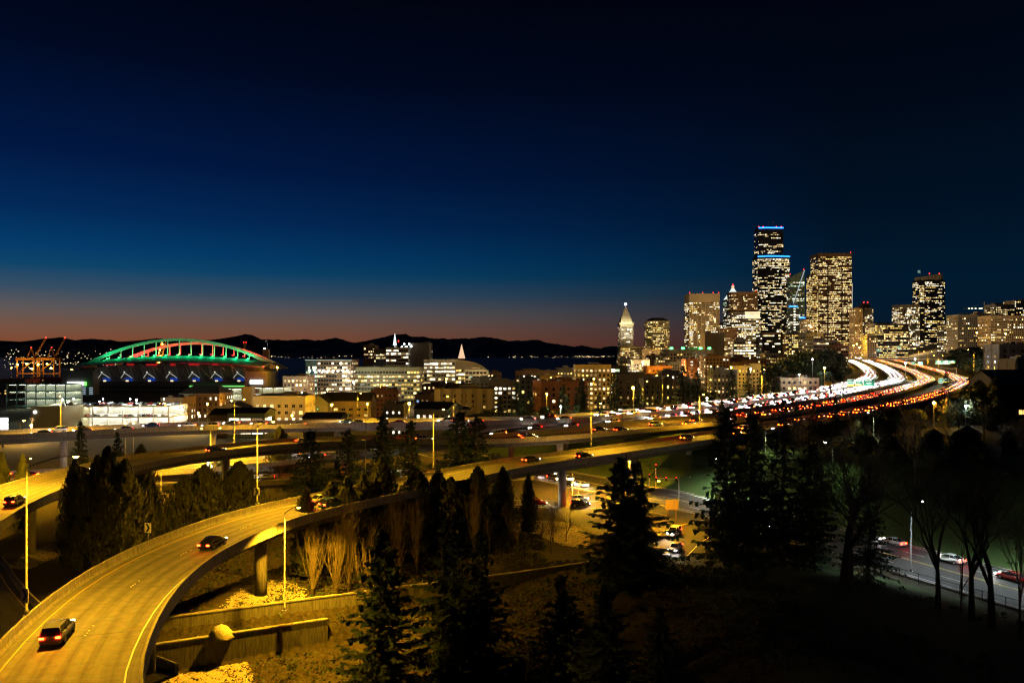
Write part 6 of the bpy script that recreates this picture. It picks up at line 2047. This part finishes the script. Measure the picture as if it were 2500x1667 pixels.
# big sign boards seen from behind
p = W(1640, 1268, .1)
r = empty('guide_sign', p, 'brown backed guide sign on two posts beside the junction', 'road sign', None, R(8))
for x in (-.95, .95):
    mb = MB(); mb.box((x, 0, 2.2), (.16, .2, 4.6)); mb.build('post', M['w_brown'], r)
mb = MB(); mb.box((0, -.16, 3.3), (3.0, .05, 2.2)); mb.build('panel', M['w_brown'], r)
for lb, px, py in (('small white sign post on the far grass verge', 1685, 1190), ('round headed sign post behind the stopped cars', 1413, 1208)):
    p = W(px, py, .1)
    r = empty('road_sign', p, lb, 'road sign')
    mb = MB(); mb.tube([(0, 0, 0), (0, 0, 2.9)], .05, 6); mb.build('post', M['steel'], r)
    mb = MB(); mb.box((0, -.07, 2.5), (.55, .03, .75)); mb.build('plate', M['white_sheet'], r)
# white guard rail by the side street
r = empty('guard_rail', W(1200, 1243, .1), 'white railing along the side street behind the thin trunks', 'railing')
for k in range(16):
    mb = MB(); mb.box((k * 1.3 - 8, 0, .55), (.08, .08, 1.1)); mb.build('rail_post', M['white_sheet'], r)
for z in (.5, 1.05):
    mb = MB(); mb.box((2, -.06, z), (20.5, .05, .07)); mb.build('rail', M['white_sheet'], r)
# chain fence on the right crest
FN = frames(cat_rom([(48, 139, 0), (58, 123, 0), (67, 106, 0), (76, 88, 0), (88, 66, 0)], 3.0))
r = empty('chain_fence', FN[0][0], 'chain link fence along the street below the bare trees', 'fence')
prev = None
wires = MB()
for p, n, t in FN:
    q = p - n * -1.0
    g = hz(q.x, q.y)
    b = Vector((q.x, q.y, g)) - Vector(FN[0][0])
    mb = MB(); mb.tube([b + Vector((0, 0, -.2)), b + Vector((0, 0, 1.9))], .045, 6); mb.build('fence_post', M['dsteel'], r)
    if prev is not None:
        mb = MB(); mb.tube([prev + Vector((0, 0, 1.82)), b + Vector((0, 0, 1.82))], .03, 5); mb.build('top_rail', M['dsteel'], r)
        for k in range(14):
            a0, a1 = prev.lerp(b, k / 14), prev.lerp(b, (k + 1) / 14)
            for z in range(5):
                wires.tube([a0 + Vector((0, 0, .1 + .34 * z)), a1 + Vector((0, 0, .44 + .34 * z))], .006, 3, caps=False)
                wires.tube([a0 + Vector((0, 0, .44 + .34 * z)), a1 + Vector((0, 0, .1 + .34 * z))], .006, 3, caps=False)
    prev = b
o = wires.build('wire_mesh', M['dsteel'], r)
o['kind'] = 'stuff'
# utility poles in the town
for lb, px, py0, py1, Y in (('utility pole with crossarms at the left edge', 79, 1018, 1052, 330), ('second utility pole left of the warehouse', 50, 1032, 1056, 318), ('tall utility pole on the right slope', 2366, 900, 990, 245)):
    a = D(px, py0, Y)
    g = hz(a.x, a.y)
    r = empty('utility_pole', (a.x, a.y, g), lb, 'utility pole')
    h_ = a.z - g
    mb = MB(); mb.tube([(0, 0, 0), (0, 0, h_)], [.18, .12], 7); mb.build('pole', M['bark'], r)
    for z in (.4, 1.2):
        mb = MB(); mb.box((0, 0, h_ - z), (2.6, .12, .14)); mb.build('crossarm', M['bark'], r)


# ------------------------------------------------------------------ cars
def car_parts(suv=False):
    """meshes in metres, car points along +x, wheels on z = 0"""
    L_, Wd = (4.7, .92) if suv else (4.6, .89)
    st = []                                    # station x, half width, hood/belt height
    if suv:
        prof = [(-2.35, .72, .62), (-2.28, .84, .95), (-2.0, .91, 1.04), (-1.0, .92, 1.04), (.2, .92, 1.03), (.95, .92, 1.02), (1.7, .89, .96), (2.15, .82, .86), (2.32, .68, .66)]
        cab = [(-2.22, 1.04, .80), (-2.0, 1.62, .70), (-1.2, 1.70, .71), (-.2, 1.69, .71), (.35, 1.60, .70), (1.0, 1.03, .80)]
    else:
        prof = [(-2.3, .70, .60), (-2.22, .82, .86), (-1.8, .88, .95), (-1.0, .89, .93), (.2, .89, .91), (.95, .89, .88), (1.6, .86, .82), (2.1, .80, .72), (2.28, .64, .56)]
        cab = [(-1.85, .95, .76), (-1.1, 1.36, .64), (-.5, 1.43, .64), (.1, 1.42, .64), (.45, 1.33, .65), (1.15, .89, .76)]
    body = MB()
    rings = []
    for x, w, h in prof:
        e = .27 if abs(x) < 2.2 else .34
        rings.append([(x, -w * .90, e), (x, -w, .48), (x, -w * .985, h * .82), (x, -w * .86, h), (x, 0, h + .03), (x, w * .86, h), (x, w * .985, h * .82), (x, w, .48), (x, w * .90, e)])
    body.grid(rings, close=True, caps=True)
    rf = [(x, z, w) for x, z, w in cab[1:-1]]
    body.grid([[(x, -w * .94, z + .004), (x, -w * .5, z + .045), (x, w * .5, z + .045), (x, w * .94, z + .004)] for x, z, w in rf])
    for k in (-1, 1):                          # pillars
        for x0, z0_, w0, x1, z1_, w1 in ((cab[0][0], cab[0][1], cab[0][2], *cab[1]), (cab[-1][0], cab[-1][1], cab[-1][2], *cab[-2]), (-.45, .95, .80, -.5, cab[2][1], .655 if not suv else .72)):
            body.tube([(x0, k * w0 * 1.0, z0_), (x1, k * w1 * .985, z1_)], .045, 4)
    gl = MB()
    gl.grid([[(x, -w, min(z, cab[0][1] if i < 3 else cab[-1][1]) if i in (0, 5) else (cab[0][1])) for _ in (0,)] + [(x, -w, z), (x, w, z)] + [(x, w, cab[0][1])] for i, (x, z, w) in enumerate(cab)])
    wh = MB()
    rr = .37 if suv else .33
    wh.tube([(0, -.11, 0), (0, -.10, 0), (0, .10, 0), (0, .11, 0)], [rr * .86, rr, rr, rr * .86], 16)
    rim = MB()
    rim.tube([(0, -.118, 0), (0, .118, 0)], rr * .62, 12)
    hd, tl = MB(), MB()
    hd.grid([[(2.16 if not suv else 2.2, -.2, -.08), (2.20 if not suv else 2.24, .2, -.08)], [(2.14 if not suv else 2.18, -.2, .07), (2.17 if not suv else 2.21, .2, .07)]])
    tl.face([(-2.31 if not suv else -2.36, .16, -.1), (-2.31 if not suv else -2.36, -.16, -.1), (-2.29 if not suv else -2.34, -.16, .1), (-2.29 if not suv else -2.34, .16, .1)])
    return dict(body=body, glass=gl, wheel=wh, rim=rim, head=hd, tail=tl, rr=rr, suv=suv, w=Wd)


CP = [car_parts(False), car_parts(True)]
CARM = {}


def car_meshes(k, paint):
    key = (k, paint)
    if key not in CARM:
        c = CP[k]
        z = .66 if not c['suv'] else .78
        hm = MB()
        # lamp quads: front pair faces +x
        x0 = 2.29 if not c['suv'] else 2.33
        hm.face([(x0, -.17, -.09), (x0, .17, -.09), (x0 - .03, .17, .09), (x0 - .03, -.17, .09)])
        tm_ = MB()
        x1 = -2.32 if not c['suv'] else -2.37
        tm_.face([(x1, .2, -.08), (x1, -.2, -.08), (x1 + .02, -.2, .1), (x1 + .02, .2, .1)])
        if 'wm' not in c:
            c['wm'] = c['wheel'].mesh('wheel', M['tyre'], False)
            c['rm'] = c['rim'].mesh('rim', M['rim'], False)
            c['gm'] = c['glass'].mesh('window_glass', M['cglass'], False)
            c['hm'] = hm.mesh('headlight', E_head)
            c['hm0'] = hm.mesh('headlight', M['rim'])
            c['hm2'] = hm.mesh('headlight', E_head2)
            c['tm'] = tm_.mesh('taillight', E_tail)
            c['tmo'] = tm_.mesh('taillight', E_tailo)
            c['tm0'] = tm_.mesh('taillight', PAINT[3])
        CARM[key] = c['body'].mesh('body', PAINT[paint], True)
    return CARM[key]


def car(loc, heading, label, group=None, k=0, paint=0, lit=True, pitch=0.0, amber=False, name='car', away=False):
    c = CP[k]
    bm_ = car_meshes(k, paint)
    r = empty(name, loc, label, 'car', group)
    r.rotation_euler = (0, -pitch, heading)
    link('body', bm_, r)
    link('window_glass', c['gm'], r)
    for x in (-1.36, 1.38):
        for y in (-1, 1):
            o = link('wheel', c['wm'], r, (x, y * (c['w'] - .1), c['rr']))
            link('rim', c['rm'], o)
    for y in (-1, 1):
        link('headlight', (c['hm2'] if away else c['hm']) if lit else c['hm0'], r, (0, y * .58, .66 if k == 0 else .78))
        link('taillight', (c['tmo'] if amber else c['tm']) if lit else c['tm0'], r, (0, y * .62, .76 if k == 0 else .9))
    return r


def along(fr, s):
    """pose at arc length s"""
    acc = 0
    for i in range(len(fr) - 1):
        d_ = (fr[i + 1][0] - fr[i][0]).length
        if acc + d_ >= s:
            f_ = (s - acc) / d_
            return fr[i][0].lerp(fr[i + 1][0], f_), fr[i][1].lerp(fr[i + 1][1], f_).normalized(), fr[i][2].lerp(fr[i + 1][2], f_).normalized()
        acc += d_
    return None


def total(fr):
    return sum((fr[i + 1][0] - fr[i][0]).length for i in range(len(fr) - 1))


RT = {
    'F1': ('car with white headlights coming along the upper viaduct lanes', 'oncoming cars on the upper viaduct', -1, 3, 14, 26, 10),
    'F2': ('car with white headlights coming along the lower white lanes', 'oncoming cars on the lower white lanes', -1, 3, 14.5, 24, 10),
    'R2': ('car with red taillights leaving along the red lanes beyond the firs', 'departing cars on the red lanes', 1, 2, 12.5, 26, 10),
    'R1': ('car with red taillights leaving along the rightmost freeway lanes', 'departing cars on the rightmost lanes', 1, 2, 11.5, 30, 10)}
far_h, far_t, far_b = MB(), MB(), MB()
ncar = 0
near = dict(R1=[], R2=[])
random.seed(21)
for rk, (lb, gp, dr, lanes, w_, gap_n, gap_f) in RT.items():
    fr = RS[rk]
    tot = total(fr)
    lw = (w_ - 2.6) / lanes
    for ln_ in range(lanes):
        o = -w_ / 2 + 1.3 + (ln_ + .5) * lw
        s = random.uniform(5, 25)
        while s < tot - 10:
            q = along(fr, s)
            if q is None: break
            p, n, t = q
            Y = p.y
            pos_ = p - n * (o + random.uniform(-.25, .25))
            px = 1250 + F * pos_.x / max(Y, 1)
            vis = -60 < px < 2560
            # spacing opens towards the camera
            if rk == 'R1' and Y < 190: gap = 58
            elif rk == 'R2' and Y < 205 and pos_.x < -20: gap = 75
            elif Y < 260: gap = gap_n
            elif Y < 420: gap = 15
            else: gap = gap_f
            hd_ = math.atan2(t.y, t.x) + (PI if dr < 0 else 0)
            pit = math.asin(max(-1, min(1, t.z))) * dr
            if vis and Y < 430:
                l2, g2 = lb, gp
                if rk in ('R1', 'R2') and Y < 205 and (rk == 'R1' or pos_.x < -20):
                    near[rk].append((pos_ + Vector((0, 0, .01)), hd_, pit))
                else:
                    car(pos_ + Vector((0, 0, .01)), hd_, lb, gp, random.choice((0, 0, 1)), random.randrange(6), True, pit, amber=(rk == 'R1' or random.random() < .3), away=dr > 0)
                ncar += 1
            elif vis:
                far_b.box(pos_ + Vector((0, 0, .75)), (4.5, 1.8, 1.3), hd_)
                fx, fy = math.cos(hd_), math.sin(hd_)
                for sd_ in (-1, 1):
                    c0 = pos_ + Vector((-fy * .62 * sd_, fx * .62 * sd_, .72))
                    for tgt, off_ in ((far_h, 2.33), (far_t, -2.33)):
                        c1 = c0 + Vector((fx * off_, fy * off_, 0))
                        u = Vector((-fy, fx, 0)) * .2 * (1 if off_ > 0 else -1)
                        tgt.face([c1 - u - Vector((0, 0, .1)), c1 + u - Vector((0, 0, .1)), c1 + u + Vector((0, 0, .1)), c1 - u + Vector((0, 0, .1))])
            s += gap * random.uniform(.75, 1.35)
ORD = ('first', 'second', 'third', 'fourth', 'fifth', 'sixth', 'seventh', 'eighth', 'ninth', 'tenth', 'eleventh', 'twelfth', 'thirteenth', 'fourteenth', 'fifteenth', 'sixteenth')
PN = ('black', 'silver', 'white', 'red', 'blue', 'grey')
near['R1'] = [q for q in near['R1'] if q[0].y > 112]
for s_, o_ in ((26, -2.1), (57, 2.0)):
    p_, n_, t_ = along(RS['R1'], s_)
    near['R1'].append((p_ - n_ * o_ + Vector((0, 0, .01)), math.atan2(t_.y, t_.x), 0))
for rk, where in (('R1', 'near ramp'), ('R2', 'curved middle ramp')):
    for i, (p_, h_, pt_) in enumerate(sorted(near[rk], key=lambda q: q[0].y)):
        c_ = (5, 0, 4, 1, 5, 0, 2, 3)[i % 8]
        car(p_, h_, '%s car leaving up the %s, %s from its near end' % (PN[c_], where, ORD[i]), 'cars on the ' + where, random.choice((0, 0, 1)), c_, True, pt_, amber=False, away=True)
print('cars', ncar, 'far', len(far_b.f) // 6)
root = empty('distant_traffic', (0, 0, 0), 'bumper to bumper traffic on the distant freeway curve', 'traffic')
root['kind'] = 'stuff'
for m_, nm, mm in ((far_b, 'car_bodies', PAINT[5]), (far_h, 'headlights', E_head), (far_t, 'taillights', E_tailo)):
    o = m_.build(nm, mm, root)
    o['kind'] = 'stuff'
# cars at the junction
p = W(1417, 1236, .16)
car(p, R(-2), 'black sport utility car waiting at the side street, nearer of the two', None, 1, 0)
p = W(1414, 1222, .16)
car(p, R(-2), 'pale car waiting at the side street beside the black one', None, 0, 1)
p = W(1312, 1232, .16)
car(p, R(-2), 'red lit car coming along the side street behind the trunks', None, 0, 3)
for (px, py), lb, k_, pt in (((1418, 1187), 'silver car first in line with bright headlights under the ramp', 0, 1), ((1388, 1186), 'dark car beside the silver one in line under the ramp', 0, 0), ((1383, 1172), 'white car second in line under the ramp', 0, 2), ((1352, 1172), 'dark truck like car half hidden by the ramp pier', 1, 5), ((1340, 1160), 'grey car further back in line under the ramp', 0, 5), ((1310, 1160), 'last car in line under the ramp', 1, 0)):
    q = W(px, py, .16)
    car(q, math.atan2(-.85, .55), lb, None, k_, pt)
# on the street to the right
for d_, o_, lb, fwd in ((40, 4, 'car with red taillights on the street near the right edge', 1), (62, 6.5, 'second car with red taillights on the street below the hill', 1), (84, 5, 'car with red taillights on the street behind the maple', 1), (28, 6.5, 'car with red taillights leaving the right border of the picture', 1), (73, 4, 'third car with red taillights on the street, closest to the white lamp', 1), (96, 6.5, 'car with red taillights on the street approaching the junction', 1), (52, -3, 'car with white headlights on the street near the bare trees', -1), (118, -4, 'car with headlights turning at the junction', -1)):
    q, n, t = along(STf, d_)
    car(q - n * o_ + Vector((0, 0, .05)), math.atan2(t.y, t.x) + (0 if fwd > 0 else PI), lb, None, 0, random.randrange(6))
for i, (d_, o_) in enumerate(((16, 1.8), (27, -1.8))):
    q, n, t = along(SLf, d_)
    car(q - n * o_ + Vector((0, 0, .04)), math.atan2(t.y, t.x) + PI, ('nearer' if i == 0 else 'farther') + ' of the two cars with blazing headlights on the slip ramp', None, i, 1 + i)
# traffic on the lower road
for d_, o_, fwd in ((20, 2.6, 1), (48, -2.6, -1), (70, 2.6, 1), (88, -2.6, -1), (112, 2.6, 1), (128, -2.6, -1)):
    q = along(LOW, d_)
    if q: car(q[0] - q[1] * o_ + Vector((0, 0, .01)), math.atan2(q[2].y, q[2].x) + (0 if fwd > 0 else PI), 'car driving on the lower road beneath the ramps', 'cars on the lower road', 0, random.randrange(6))
# parked cars in the bright garage
g, H_, lh_, w_ = G1
gx0, gy0 = g.location.x, g.location.y
n_p = 0
for lvl in range(3):
    zf = g.location.z + H_ - lvl * lh_ + .02
    x = gx0 - w_ / 2 + 2.2
    while x < gx0 + w_ / 2 - 2:
        if random.random() < .82:
            car((x, gy0 + 3.0, zf), PI / 2 + random.uniform(-.04, .04), ('car parked nose in on the roof of the bright garage', 'car parked on the upper level of the bright garage', 'car parked on the lower level of the bright garage')[lvl], ('cars on the garage roof', 'cars on the upper garage level', 'cars on the lower garage level')[lvl], random.choice((0, 0, 1)), random.randrange(6), False)
            n_p += 1
        x += 2.75
    if lvl == 0:
        for k in range(11):
            car((gx0 - w_ / 2 + 5 + k * 5.4, gy0 + 14 + random.uniform(-.5, .5), zf), random.choice((0, PI)) + random.uniform(-.05, .05), 'car parked in the rear row on the garage roof', 'cars in the rear row on the garage roof', random.choice((0, 1)), random.randrange(6), False)
print('parked', n_p)
